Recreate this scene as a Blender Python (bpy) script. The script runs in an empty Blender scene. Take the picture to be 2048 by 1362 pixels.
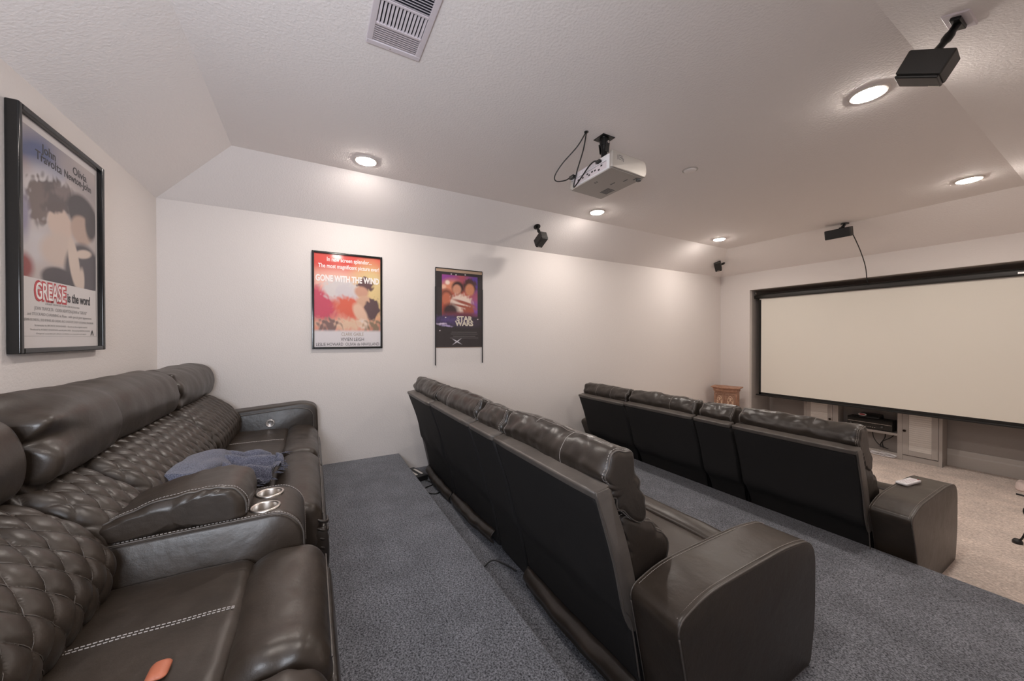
import bpy, math, random
import numpy as np
from mathutils import Vector, Matrix, Euler, noise
PI = math.pi
S = bpy.context.scene
COL = S.collection

# ------------------------------------------------------------------ camera, light, exposure
cam_d = bpy.data.cameras.new('camera'); cam = bpy.data.objects.new('camera', cam_d); COL.objects.link(cam)
cam.location = (0, 0, 1.80)
cam.rotation_euler = Euler((math.radians(90 - 0.37), 0, math.radians(60.84)), 'XYZ')
cam_d.sensor_width = 36.0; cam_d.lens = 716.9 / 2048 * 36.0; cam_d.clip_start = 0.02
S.camera = cam
S.view_settings.view_transform = 'Standard'; S.view_settings.look = 'None'
S.view_settings.gamma = 1.0; S.view_settings.use_curve_mapping = False
S.view_settings.exposure = 0.80
LAMP = 195.0            # radiance of the recessed lamp lenses
LAMP_COL = (1.0, 0.915, 0.845)
DAY = 46.0              # watts of cool daylight through the doorway behind the camera
w = bpy.data.worlds.new('world'); S.world = w; w.use_nodes = True
w.node_tree.nodes['Background'].inputs[0].default_value = (0.60, 0.72, 1.0, 1)
w.node_tree.nodes['Background'].inputs[1].default_value = 0.35
try:
    S.cycles.max_bounces = 10; S.cycles.diffuse_bounces = 6; S.cycles.glossy_bounces = 4
    S.cycles.transparent_max_bounces = 8; S.cycles.sample_clamp_indirect = 6.0
    S.cycles.caustics_reflective = False; S.cycles.caustics_refractive = False
except Exception: pass
ld = bpy.data.lights.new('doorway_daylight', 'AREA'); ld.shape = 'RECTANGLE'; ld.size = 0.8; ld.size_y = 0.85
ld.energy = DAY; ld.color = (0.86, 0.91, 1.0)
lo = bpy.data.objects.new('doorway_daylight', ld); COL.objects.link(lo)
lo.location = (0.62, -0.62, 2.02); lo.rotation_euler = Euler((0, math.radians(126), 0))   # enters towards -x, upward tilt added to brighten the ceiling

# ------------------------------------------------------------------ room numbers (metres, main floor z=0)
XL, XR, YB, YF = -4.25, 0.30, -1.184, 7.17
ZW, ZC = 3.024, 3.36                     # wall top, flat ceiling
FX0, FX1, FY0, FY1 = -3.65, -0.64, -0.565, 6.35   # flat part of the tray ceiling
ZM, ZU = 0.27, 0.473                     # middle and upper platform
YM, YU = 3.578, 0.875                    # their front edges
NX0, NX1, NY, NZ = -3.70, -0.38, 7.892, 2.70      # screen niche

# ------------------------------------------------------------------ materials
def nt(name):
    m = bpy.data.materials.new(name); m.use_nodes = True
    n = m.node_tree; b = n.nodes['Principled BSDF']; return m, n, b
def mat(name, col, rough=.5, metal=0, bump=0, bscale=200, bdet=2, spec=None, var=0, vscale=3, coat=0, col2=None, cscale=300, sheen=0, bdist=.001, emis=None):
    m, n, b = nt(name); N = n.nodes; L = n.links
    b.inputs['Base Color'].default_value = (*col, 1); b.inputs['Roughness'].default_value = rough
    b.inputs['Metallic'].default_value = metal
    if spec is not None: b.inputs['Specular IOR Level'].default_value = spec
    if coat: b.inputs['Coat Weight'].default_value = coat
    if sheen:
        b.inputs['Sheen Weight'].default_value = sheen
    tc = N.new('ShaderNodeTexCoord')
    if col2 is not None:
        t = N.new('ShaderNodeTexNoise'); t.inputs['Scale'].default_value = cscale; t.inputs['Detail'].default_value = 4; t.inputs['Roughness'].default_value = .75
        L.new(tc.outputs['Object'], t.inputs['Vector'])
        r = N.new('ShaderNodeValToRGB'); r.color_ramp.elements[0].position = .36; r.color_ramp.elements[1].position = .66
        r.color_ramp.elements[0].color = (*col, 1); r.color_ramp.elements[1].color = (*col2, 1)
        L.new(t.outputs['Fac'], r.inputs[0]); L.new(r.outputs[0], b.inputs['Base Color'])
        last = r.outputs[0]
    else: last = None
    if var:
        t2 = N.new('ShaderNodeTexNoise'); t2.inputs['Scale'].default_value = vscale; t2.inputs['Detail'].default_value = 3
        L.new(tc.outputs['Object'], t2.inputs['Vector'])
        mp = N.new('ShaderNodeMapRange'); mp.inputs[1].default_value = .3; mp.inputs[2].default_value = .7
        mp.inputs[3].default_value = 1 - var; mp.inputs[4].default_value = 1 + var
        L.new(t2.outputs['Fac'], mp.inputs[0])
        mx = N.new('ShaderNodeMix'); mx.data_type = 'RGBA'; mx.blend_type = 'MULTIPLY'; mx.inputs[0].default_value = 1
        if last is None: mx.inputs[6].default_value = (*col, 1)
        else: L.new(last, mx.inputs[6])
        L.new(mp.outputs[0], mx.inputs[7]); L.new(mx.outputs[2], b.inputs['Base Color'])
    if bump:
        t3 = N.new('ShaderNodeTexNoise'); t3.inputs['Scale'].default_value = bscale; t3.inputs['Detail'].default_value = bdet
        L.new(tc.outputs['Object'], t3.inputs['Vector'])
        bp = N.new('ShaderNodeBump'); bp.inputs['Strength'].default_value = bump; bp.inputs['Distance'].default_value = bdist
        L.new(t3.outputs['Fac'], bp.inputs['Height']); L.new(bp.outputs[0], b.inputs['Normal'])
    if emis:
        b.inputs['Emission Color'].default_value = (*emis[0], 1); b.inputs['Emission Strength'].default_value = emis[1]
    return m
def leather(name, col, rough=.42):
    m, n, b = nt(name); N = n.nodes; L = n.links
    tc = N.new('ShaderNodeTexCoord')
    b.inputs['Specular IOR Level'].default_value = .5
    v = N.new('ShaderNodeTexVoronoi'); v.inputs['Scale'].default_value = 420
    nz = N.new('ShaderNodeTexNoise'); nz.inputs['Scale'].default_value = 9; nz.inputs['Detail'].default_value = 5
    nc = N.new('ShaderNodeTexNoise'); nc.inputs['Scale'].default_value = 26; nc.inputs['Detail'].default_value = 3
    for t in (v, nz, nc): L.new(tc.outputs['Object'], t.inputs['Vector'])
    b1 = N.new('ShaderNodeBump'); b1.inputs['Strength'].default_value = .16; b1.inputs['Distance'].default_value = .0006
    L.new(v.outputs['Distance'], b1.inputs['Height'])
    b2 = N.new('ShaderNodeBump'); b2.inputs['Strength'].default_value = .25; b2.inputs['Distance'].default_value = .006
    L.new(nc.outputs['Fac'], b2.inputs['Height']); L.new(b1.outputs[0], b2.inputs['Normal']); L.new(b2.outputs[0], b.inputs['Normal'])
    r = N.new('ShaderNodeValToRGB'); r.color_ramp.elements[0].position = .3; r.color_ramp.elements[1].position = .75
    r.color_ramp.elements[0].color = (*[c * .8 for c in col], 1); r.color_ramp.elements[1].color = (*[c * 1.25 for c in col], 1)
    L.new(nz.outputs['Fac'], r.inputs[0]); L.new(r.outputs[0], b.inputs['Base Color'])
    mr = N.new('ShaderNodeMapRange'); mr.inputs[3].default_value = rough - .06; mr.inputs[4].default_value = rough + .1
    L.new(nz.outputs['Fac'], mr.inputs[0]); L.new(mr.outputs[0], b.inputs['Roughness'])
    return m
WALLC = (.70, .655, .63)
M = dict(
    wall=mat('wall_paint', WALLC, .75, bump=.55, bscale=85, bdet=3, bdist=.003, spec=.25),
    ceil=mat('ceiling_paint', (.82, .775, .755), .85, bump=.7, bscale=70, bdet=3, bdist=.004, spec=.2),
    niche=mat('niche_taupe_paint', (.35, .32, .30), .8, bump=.5, bscale=85, bdist=.003, spec=.2),
    trim=mat('trim_paint', (.52, .49, .46), .45),
    carpet=mat('charcoal_carpet', (.014, .016, .020), .95, col2=(.29, .30, .335), cscale=125, var=.15, vscale=5, bump=.5, bscale=260, bdist=.004, spec=.1, sheen=.15),
    beige=mat('beige_carpet', (.52, .42, .36), .95, col2=(.95, .83, .75), cscale=48, var=.14, vscale=4, bump=1, bscale=160, bdist=.008, spec=.1, sheen=.2),
    leather=leather('dark_leather', (.029, .0225, .018), .33),
    leather2=leather('brown_charcoal_leather', (.032, .0235, .0175), .37),
    leathers=leather('smooth_leather_trim', (.095, .083, .074), .40),
    fabric=mat('black_backing_fabric', (.022, .021, .021), .7, bump=.5, bscale=700, spec=.2),
    stitch=mat('pale_thread', (.33, .30, .28), .7),
    piping=mat('dark_piping', (.09, .078, .07), .4),
    black=mat('black_plastic', (.012, .012, .012), .38),
    blackm=mat('black_metal', (.01, .01, .01), .3, metal=.3),
    satin=mat('black_satin', (.022, .02, .018), .5),
    gloss=mat('black_gloss_frame', (.008, .008, .008), .12),
    grey=mat('grey_plastic', (.1, .1, .1), .5),
    steel=mat('brushed_steel', (.72, .69, .66), .22, metal=1, bump=.1, bscale=300),
    silver=mat('silver_plastic', (.42, .39, .36), .45, metal=.45, bump=.15, bscale=400),
    white=mat('white_plastic', (.72, .71, .73), .4),
    offwhite=mat('white_enamel', (.66, .60, .56), .45),
    vent=mat('vent_enamel', (.64, .58, .61), .45),
    ventback=mat('vent_duct_dark', (.012, .012, .02), .8),
    screen=mat('screen_fabric', (.80, .765, .69), .9, spec=.1),
    screenb=mat('screen_black_border', (.010, .009, .008), .85),
    paper=mat('poster_paper', (.66, .62, .61), .6),
    ink=mat('black_ink', (.03, .028, .03), .7),
    inkg=mat('grey_ink', (.30, .285, .28), .7),
    red=mat('red_ink', (.50, .035, .045), .6),
    whiteink=mat('white_ink', (.85, .80, .78), .6),
    cream=mat('cream_ink', (.62, .55, .45), .6),
    goldink=mat('brown_ink', (.36, .27, .2), .7),
    wood=mat('carved_wood', (.27, .125, .07), .55, col2=(.48, .27, .18), cscale=14, bump=.5, bscale=60, bdist=.003),
    wooda=mat('carved_wood_panel', (.36, .21, .14), .6, col2=(.22, .11, .07), cscale=40, bump=.6, bscale=90, bdist=.003),
    woodp=mat('pale_carving', (.72, .52, .38), .6, bump=.4, bscale=90, bdist=.003),  # scrolls made paler than the doors so the carving shows
    cab=mat('cabinet_paint', (.40, .365, .34), .5),
    louver=mat('louver_white', (.68, .64, .60), .5),
    knob=mat('dark_bronze', (.03, .02, .015), .3, metal=.8),
    stripwood=mat('pale_wood_strip', (.42, .29, .2), .6),
    throw=mat('blue_grey_knit', (.03, .035, .062), .95, col2=(.20, .21, .28), cscale=190, bump=1, bscale=240, bdist=.006, spec=.1, sheen=.3),
    orange=mat('orange_brown_plastic', (.42, .13, .07), .5),
    pale=mat('pale_fleece', (.75, .62, .58), .9, bump=.8, bscale=90, bdist=.01),
    cup=mat('cup_inner', (.6, .56, .52), .30, metal=1),
    button=mat('button_ring', (.5, .47, .45), .3, metal=.6),
)
def lampmat():
    m, n, b = nt('lamp_lens'); b.inputs['Base Color'].default_value = (.8, .8, .8, 1)
    b.inputs['Emission Color'].default_value = (*LAMP_COL, 1); b.inputs['Emission Strength'].default_value = LAMP
    return m
M['lens'] = lampmat()
def glazing():
    m = bpy.data.materials.new('clear_glazing'); m.use_nodes = True; n = m.node_tree; N = n.nodes; L = n.links
    N.remove(N['Principled BSDF']); out = N['Material Output']
    t = N.new('ShaderNodeBsdfTransparent'); g = N.new('ShaderNodeBsdfGlossy'); g.inputs['Roughness'].default_value = .08
    f = N.new('ShaderNodeFresnel'); f.inputs[0].default_value = 1.45; mx = N.new('ShaderNodeMixShader')
    ge = N.new('ShaderNodeNewGeometry'); sb = N.new('ShaderNodeMath'); sb.operation = 'SUBTRACT'; sb.inputs[0].default_value = 1; ml = N.new('ShaderNodeMath'); ml.operation = 'MULTIPLY'
    L.new(ge.outputs['Backfacing'], sb.inputs[1]); L.new(f.outputs[0], ml.inputs[0]); L.new(sb.outputs[0], ml.inputs[1]); m5 = N.new('ShaderNodeMath'); m5.operation = 'MULTIPLY'; m5.inputs[1].default_value = .55; L.new(ml.outputs[0], m5.inputs[0]); L.new(m5.outputs[0], mx.inputs[0]); L.new(t.outputs[0], mx.inputs[1]); L.new(g.outputs[0], mx.inputs[2]); L.new(mx.outputs[0], out.inputs[0])
    return m
M['glass'] = glazing()
def artmat():
    m, n, b = nt('printed_art'); a = n.nodes.new('ShaderNodeVertexColor'); a.layer_name = 'art'
    n.links.new(a.outputs[0], b.inputs['Base Color']); b.inputs['Roughness'].default_value = .55; return m
M['art'] = artmat()

# ------------------------------------------------------------------ object helpers
def wl(p):
    v = Vector(p.location)
    while p.parent: p = p.parent; v += Vector(p.location)
    return v
def obj(name, geo, m, parent=None, smooth=False, kind=None, label=None, origin=None, bevel=0, bseg=2):
    V, F = geo
    off = wl(parent) if parent else Vector((0, 0, 0))
    if origin is not None: o0 = Vector(origin)
    elif parent: o0 = off
    else: o0 = Vector((0, 0, 0))
    me = bpy.data.meshes.new(name)
    me.from_pydata([(v[0] - o0[0], v[1] - o0[1], v[2] - o0[2]) for v in V], [], F); me.update()
    if isinstance(m, str): m = M[m]
    me.materials.append(m)
    if smooth:
        for p in me.polygons: p.use_smooth = True
    o = bpy.data.objects.new(name, me); COL.objects.link(o)
    if parent: o.parent = parent
    o.location = o0 - off
    if kind: o['kind'] = kind
    if label: o['label'] = label
    if bevel:
        b = o.modifiers.new('bevel', 'BEVEL'); b.width = bevel; b.segments = bseg; b.limit_method = 'ANGLE'; b.angle_limit = math.radians(35)
        b.harden_normals = False
        for p in me.polygons: p.use_smooth = True
        wn = o.modifiers.new('wn', 'WEIGHTED_NORMAL'); wn.keep_sharp = False
    return o
def tag(o, label, cat, group=None):
    o['label'] = label; o['category'] = cat
    if group: o['group'] = group
    return o
def thing(name, label, cat, loc, group=None):
    o = bpy.data.objects.new(name, None); COL.objects.link(o); o.location = loc; o.empty_display_size = .05
    return tag(o, label, cat, group)
def copy_thing(root, loc, label, group=None):
    r = root.copy(); COL.objects.link(r); r.location = loc; r['label'] = label
    if group: r['group'] = group
    for ch in list(root.children):
        c = ch.copy(); COL.objects.link(c); c.parent = r
        for g in ch.children:
            d = g.copy(); COL.objects.link(d); d.parent = c
    return r
# geometry: every shape is (verts, faces) in world metres
def join(*gs):
    V = []; F = []
    for g in gs:
        k = len(V); V += list(g[0]); F += [tuple(i + k for i in f) for f in g[1]]
    return V, F
def box(x0, x1, y0, y1, z0, z1):
    V = [(x, y, z) for z in (z0, z1) for y in (y0, y1) for x in (x0, x1)]
    return V, [(0, 2, 3, 1), (4, 5, 7, 6), (0, 1, 5, 4), (2, 6, 7, 3), (0, 4, 6, 2), (1, 3, 7, 5)]
def xf(g, mtx): return [tuple(mtx @ Vector(v)) for v in g[0]], g[1]
def ring_faces(n, m, closed=True):
    F = []
    for i in range(m - 1):
        for j in range(n if closed else n - 1):
            a = i * n + j; b = i * n + (j + 1) % n
            F.append((a, b, b + n, a + n))
    return F
def tube(path, r, n=8, caps=True):
    P = [Vector(p) for p in path]; V = []
    up = Vector((0, 0, 1)); prev = None
    for i, p in enumerate(P):
        t = (P[min(i + 1, len(P) - 1)] - P[max(i - 1, 0)])
        if t.length < 1e-9: t = Vector((0, 0, 1))
        t.normalize()
        if prev is None:
            a = t.cross(up);
            if a.length < .05: a = t.cross(Vector((1, 0, 0)))
        else: a = prev - t * prev.dot(t)
        if a.length < 1e-6: a = t.cross(Vector((1, 0, 0)))
        a.normalize(); prev = a; b = t.cross(a)
        rr = r[i] if isinstance(r, (list, tuple)) else r
        for k in range(n):
            an = 2 * PI * k / n; V.append(tuple(p + a * math.cos(an) * rr + b * math.sin(an) * rr))
    F = ring_faces(n, len(P))
    if caps: F.append(tuple(range(n - 1, -1, -1))); F.append(tuple((len(P) - 1) * n + k for k in range(n)))
    return V, F
def catmull(pts, n, closed=False):
    P = [Vector(p) for p in pts]; m = len(P); out = []
    segs = m if closed else m - 1
    dense = []
    for i in range(segs):
        g = (lambda k: P[k % m]) if closed else (lambda k: P[max(0, min(m - 1, k))])
        p0, p1, p2, p3 = g(i - 1), g(i), g(i + 1), g(i + 2)
        for s in range(16):
            t = s / 16
            dense.append(.5 * ((2 * p1) + (p2 - p0) * t + (2 * p0 - 5 * p1 + 4 * p2 - p3) * t * t + (3 * p1 - p0 - 3 * p2 + p3) * t ** 3))
    dense.append(P[0].copy() if closed else P[-1].copy())
    return resample(dense, n, closed)
def resample(D, n, closed):
    L = [0]
    for i in range(1, len(D)): L.append(L[-1] + (D[i] - D[i - 1]).length)
    tot = L[-1]; out = []; k = 0
    cnt = n if closed else n - 1
    for i in range(n):
        s = tot * i / cnt
        while k < len(L) - 2 and L[k + 1] < s: k += 1
        d = L[k + 1] - L[k]; out.append(D[k].lerp(D[k + 1], (s - L[k]) / d if d > 1e-9 else 0))
    return out
def roundpoly(pts, n=96):
    """closed polygon of (y,z,radius) with rounded corners, evenly resampled"""
    P = [Vector((p[0], p[1])) for p in pts]; m = len(P); D = []
    for i in range(m):
        a, b, c = P[i - 1], P[i], P[(i + 1) % m]; r = pts[i][2] if len(pts[i]) > 2 else .01
        u = (a - b); v = (c - b); r = min(r, u.length * .48, v.length * .48)
        p0 = b + u.normalized() * r; p1 = b + v.normalized() * r
        for s in range(9):
            t = s / 8; D.append(p0 * (1 - t) ** 2 + b * 2 * t * (1 - t) + p1 * t * t)
    D.append(D[0].copy()); return D if n is None else resample(D, n, True)
def cushion(prof, x0, x1, r=.05, n=64, m=36, bulge=0, wr=0, wf=9, gather=0, gfreq=46, glen=.07, seed=0, disp=None, smooth=True, rmin=.12, side=0):
    pts = catmull(prof, n, True) if smooth else roundpoly(prof, n)
    c = Vector((0, 0))
    for p in pts: c += Vector((p[0], p[1]))
    c /= n; sv = Vector((seed * 7.31, seed * 3.7, seed * 1.9))
    arc = [0]
    for i in range(1, n): arc.append(arc[-1] + (Vector(pts[i]) - Vector(pts[i - 1])).length)
    V = []
    for k in range(m + 1):
        t = k / m; t = .5 - .5 * math.cos(PI * t) if disp is None else t
        x = x0 + (x1 - x0) * t; d = min(x - x0, x1 - x)
        ins = r - math.sqrt(max(0, r * r - (r - d) ** 2)) if d < r else 0
        for j, p in enumerate(pts):
            q = Vector((p[0], p[1])) - c; rad = q.length; dr = q / rad
            R = max(rad - ins, rad * rmin) + bulge * math.sin(PI * t) * 1
            P3 = Vector((x, p[0], p[1]))
            if wr: R += wr * noise.noise(P3 * wf + sv) + wr * .45 * noise.noise(P3 * wf * 2.7 + sv)
            if gather:
                de = d if side == 0 else ((x1 - x) if side > 0 else (x - x0))
                e = math.exp(-max(0, de - r * .3) / glen)
                R += gather * e * math.sin(arc[j] * gfreq * (1 + .25 * noise.noise(Vector((arc[j] * 5, seed, t * 2)))) + 3 * noise.noise(P3 * 5 + sv))
            if disp: R += disp(x, arc[j], p, d)
            V.append((x, c[0] + dr[0] * R, c[1] + dr[1] * R))
    F = [tuple(reversed(f)) for f in ring_faces(n, m + 1)]
    a = len(V); V.append((x0 - (0 if r > .03 else 0), c[0], c[1])); V.append((x1, c[0], c[1]))
    for j in range(n):
        F.append((a, j, (j + 1) % n)); F.append((a + 1, m * n + (j + 1) % n, m * n + j))
    return V, [tuple(reversed(f)) for f in F]
def ring_at(geo, n, x, off=.001):
    V = geo[0]; m = (len(V) - 2) // n; k = min(range(m), key=lambda q: abs(V[q * n][0] - x)); L = V[k * n:(k + 1) * n]
    cy = sum(p[1] for p in L) / n; cz = sum(p[2] for p in L) / n; out = []
    for p in L:
        d = Vector((p[1] - cy, p[2] - cz)); e = d.normalized() * off; out.append((p[0], p[1] + e[0], p[2] + e[1]))
    return out + out[:1]
def along(geo, n, j, x0, x1, off=.001):
    V = geo[0]; m = (len(V) - 2) // n; out = []
    for k in range(m):
        p = V[k * n + j % n]
        if x0 <= p[0] <= x1:
            L = V[k * n:(k + 1) * n]; cy = sum(q[1] for q in L) / n; cz = sum(q[2] for q in L) / n
            e = Vector((p[1] - cy, p[2] - cz)).normalized() * off; out.append((p[0], p[1] + e[0], p[2] + e[1]))
    return out
def dashes(path, r=.0012, dash=.007, gap=.0035, n=5):
    P = [Vector(p) for p in path]; L = [0]
    for i in range(1, len(P)): L.append(L[-1] + (P[i] - P[i - 1]).length)
    def at(s):
        s = max(0, min(L[-1], s)); k = 0
        while k < len(L) - 2 and L[k + 1] < s: k += 1
        d = L[k + 1] - L[k]; return P[k].lerp(P[k + 1], (s - L[k]) / d if d > 1e-9 else 0)
    g = []; s = 0
    while s < L[-1] - dash:
        g.append(tube([at(s), at(s + dash * .5), at(s + dash)], r, n)); s += dash + gap
    return join(*g) if g else tube(path, r, n)
def cyl(c, r, z0, z1, n=32, r2=None):
    r2 = r if r2 is None else r2
    V = [(c[0] + r * math.cos(2 * PI * k / n), c[1] + r * math.sin(2 * PI * k / n), z0) for k in range(n)]
    V += [(c[0] + r2 * math.cos(2 * PI * k / n), c[1] + r2 * math.sin(2 * PI * k / n), z1) for k in range(n)]
    return V, ring_faces(n, 2) + [tuple(range(n - 1, -1, -1)), tuple(range(n, 2 * n))]
def lathe(c, prof, n=40, close=True):
    """prof: list of (r,z)"""
    V = [(c[0] + r * math.cos(2 * PI * k / n), c[1] + r * math.sin(2 * PI * k / n), c[2] + z) for r, z in prof for k in range(n)]
    F = ring_faces(n, len(prof))
    if close: F += [tuple((len(prof) - 1) * n + k for k in range(n)), tuple(range(n - 1, -1, -1))]
    return V, F
def frame(u0, u1, v0, v1, t, w0, w1, mt):
    """picture-frame ring in a local (u right, v up, w out) basis mapped by mt"""
    gs = [box(u0, u0 + t, w0, w1, v0, v1), box(u1 - t, u1, w0, w1, v0, v1), box(u0 + t, u1 - t, w0, w1, v0, v0 + t), box(u0 + t, u1 - t, w0, w1, v1 - t, v1)]
    return xf(join(*gs), mt)
def text(name, s, size, mt, m, parent, sx=1.0, bold=0.0, align='CENTER', maxw=None, extr=.0003, shear=0, label=None, space=1):
    """flat lettering: local x right, y up, z out of the surface; mt maps it into the world"""
    cu = bpy.data.curves.new(name, 'FONT'); cu.body = s; cu.size = size; cu.align_x = align; cu.offset = bold; cu.extrude = extr; cu.shear = shear
    cu.resolution_u = 3; cu.space_character = space
    t = bpy.data.objects.new('t', cu); COL.objects.link(t)
    dg = bpy.context.evaluated_depsgraph_get(); me = t.evaluated_get(dg).to_mesh()
    V = [Vector((v.co.x * sx, v.co.y, v.co.z)) for v in me.vertices]; F = [tuple(p.vertices) for p in me.polygons]
    if maxw and V:
        a = min(v.x for v in V); b = max(v.x for v in V); k = maxw / (b - a)
        for v in V: v.x *= k
    t.evaluated_get(dg).to_mesh_clear(); bpy.data.objects.remove(t); bpy.data.curves.remove(cu)
    return obj(name, ([tuple(mt @ v) for v in V], F), m, parent, label=label)

# ------------------------------------------------------------------ the room
def struct(name, g, m, **k): return obj(name, g, m, kind='structure', **k)
T = .12
struct('floor', box(XL - T, XR + T, YM - .3, NY + T, -.12, 0), 'beige')
struct('floor.001', join(box(XL, XR, YU - .02, YM, .0, ZM)), 'carpet', bevel=.012, label='middle carpeted platform')
struct('floor.002', box(XL, XR, YB, YU, 0.0, ZU), 'carpet', bevel=.012, label='upper carpeted platform')
struct('wall_left', box(XL - T, XL, YB - T, YF + .02, -.1, ZW + .02), 'wall')
struct('wall_back', box(XL, XR, YB - T, YB, -.1, ZW + .02), 'wall')
struct('wall_front', join(box(XL, NX0, YF, NY + T, -.1, ZW + .02), box(NX1, XR + T, YF, NY + T, -.1, ZW + .02), box(NX0, NX1, YF, NY + T, NZ, ZW + .02)), 'wall')
struct('wall_niche', join(box(NX0, NX1, NY, NY + T, 0, NZ), box(NX0, NX0 + .004, YF + .07, NY, 0, NZ), box(NX1 - .004, NX1, YF + .07, NY, 0, NZ), box(NX0, NX1, YF + .012, NY, NZ - .004, NZ)), 'niche')
# right wall with the doorway the daylight comes through (behind the camera)
D0, D1, DZ = -1.06, -.16, 2.52
struct('wall_right', join(box(XR, XR + T, YB - T, D0, -.1, ZW + .02), box(XR, XR + T, D1, NY + T, -.1, ZW + .02), box(XR, XR + T, D0, D1, DZ, ZW + .02), box(XR, XR + T, D0, D1, -.1, ZU)), 'wall')
struct('door_1', join(box(XR - .012, XR + T + .012, D0 - .07, D0, ZU, DZ + .07), box(XR - .012, XR + T + .012, D1, D1 + .07, ZU, DZ + .07), box(XR - .012, XR + T + .012, D0, D1, DZ, DZ + .07)), 'trim', bevel=.004)
V = [(XL, YB, ZW), (XR, YB, ZW), (XR, YF, ZW), (XL, YF, ZW), (FX0, FY0, ZC), (FX1, FY0, ZC), (FX1, FY1, ZC), (FX0, FY1, ZC)]
V2 = [(a, b, c + .10) for a, b, c in V]
Fc = [(4, 7, 6, 5), (0, 4, 5, 1), (1, 5, 6, 2), (2, 6, 7, 3), (3, 7, 4, 0)]
struct('ceiling', (V + V2, Fc + [tuple(i + 8 for i in reversed(f)) for f in Fc] + [(0, 1, 9, 8), (1, 2, 10, 9), (2, 3, 11, 10), (3, 0, 8, 11)]), 'ceil')
def bboard(name, x0, x1, y, sgn, z, m='trim'):
    prof = [(0, 0), (.020, 0), (.020, .155), (.013, .175), (.010, .222), (.004, .235), (0, .235)]
    Vv = [(x, y - sgn * a, z + b) for x in (x0, x1) for a, b in prof]; n = len(prof)
    return struct(name, (Vv, [(i, (i + 1) % n, (i + 1) % n + n, i + n) for i in range(n)] + [tuple(range(n)), tuple(range(2 * n - 1, n - 1, -1))]), m)
bboard('baseboard_niche', NX0, NX1, NY, 1, 0)
struct('baseboard_front', join(box(XL, NX0 - .0, YF - .016, YF, 0, .17), box(NX1, XR, YF - .016, YF, 0, .17)), 'trim', bevel=.004)
struct('baseboard_left', box(XL, XL + .016, YM, YF, 0, .17), 'trim', bevel=.004)

# ------------------------------------------------------------------ recessed lamps
def make_lamp(loc, label):
    t = thing('recessed_lamp', label, 'ceiling light', loc, 'recessed lamps in the flat ceiling')
    x, y, z = loc
    obj('trim_ring', lathe((x, y, z), [(.076, 0.0), (.076, -.006), (.082, -.011), (.094, -.008), (.101, -.001), (.101, .004), (.076, .004), (.076, 0)], close=False), 'offwhite', t, True)
    obj('lens', lathe((x, y, z), [(.0755, .002), (.0755, -.008), (.068, -.015), (.05, -.019), (.03, -.021), (.001, -.022)]), 'lens', t, True)
    return t
lamps = [((-3.382, .419), 'round recessed lamp nearest the back wall, on the left side of the ceiling'),
         ((-3.362, 3.081), 'round recessed lamp glowing just below the hanging projector'),
         ((-3.345, 5.601), 'small far recessed lamp above the left front corner speaker'),
         ((-.897, 3.103), 'large bright recessed lamp beside the big black speaker on the right'),
         ((-.897, 5.645), 'far recessed lamp near the right edge, above the screen'),
         ((-.897, .419), 'recessed lamp behind the viewer, opposite the back left lamp')]
l0 = None
for (x, y), lb in lamps:
    if l0 is None: l0 = make_lamp((x, y, ZC), lb)
    else: copy_thing(l0, (x, y, ZC), lb)

# sprinkler cover
t = thing('sprinkler_cover', 'small flush round cover plate on the ceiling right of the projector', 'sprinkler cover', (-2.108, 3.067, ZC))
obj('cover_plate', lathe((-2.108, 3.067, ZC), [(.001, -.012), (.05, -.012), (.053, -.008), (.05, -.003), (.045, -.002), (.045, 0.004), (.001, .004)]), 'ceil', t, True)
obj('rim', lathe((-2.108, 3.067, ZC), [(.057, -.0005), (.064, -.004), (.068, -.0005)], close=False), 'trim', t, True)

# ------------------------------------------------------------------ ceiling vent
def make_vent():
    x0, x1, y0, y1, z = -2.022, -1.30, .25, .53, ZC
    t = thing('ceiling_vent', 'rectangular lilac white air register with louvers in the ceiling', 'air vent', ((x0 + x1) / 2, (y0 + y1) / 2, z))
    mt = Matrix.Identity(4)
    ix0, ix1, iy0, iy1 = x0 + .032, x1 - .032, y0 + .03, y1 - .03
    def bev(a, b): return a
    fr = join(box(x0, ix0, y0, y1, z - .010, z + .0), box(ix1, x1, y0, y1, z - .010, z), box(ix0, ix1, y0, iy0, z - .010, z), box(ix0, ix1, iy1, y1, z - .010, z))
    obj('frame', fr, 'vent', t, bevel=.004)
    obj('backing', box(ix0, ix1, iy0, iy1, z - .0012, z - .0002), 'ventback', t)
    sec = [ix0, -1.87, -1.725, -1.597, -1.452, ix1]
    g = [box(s - .005, s + .005, iy0, iy1, z - .012, z - .001) for s in sec[1:-1]]
    for q in g: obj('divider', q, 'vent', t)
    def slats(a, b, n, ang):
        for i in range(n):
            c = a + (b - a) * (i + .5) / n
            yield xf(box(-.0062, .0062, iy0, iy1, -.0007, .0007), Matrix.Translation((c, 0, z - .007)) @ Matrix.Rotation(ang, 4, 'Y'))
    for a, b, n, an in ((sec[0], sec[1], 8, .25), (sec[2], sec[3], 8, .95), (sec[4], sec[5], 8, -.3)):
        obj('louver_bank', join(*slats(a + .005, b - .005, n, an)), 'vent', t)
    for a, b in ((sec[1], sec[2]), (sec[3], sec[4])):
        g = []
        for i in range(13):
            c = iy0 + (iy1 - iy0) * (i + .5) / 13
            g.append(xf(box(a + .006, b - .006, -.006, .006, -.0007, .0007), Matrix.Translation((0, c, z - .007)) @ Matrix.Rotation(-.7, 4, 'X')))
        obj('louver_bank', join(*g), 'vent', t)
    obj('screw', lathe((x0 + .016, (y0 + y1) / 2 - .02, z), [(.001, -.0125), (.004, -.0115), (.005, -.009)]), 'steel', t, True)
make_vent()

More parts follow.
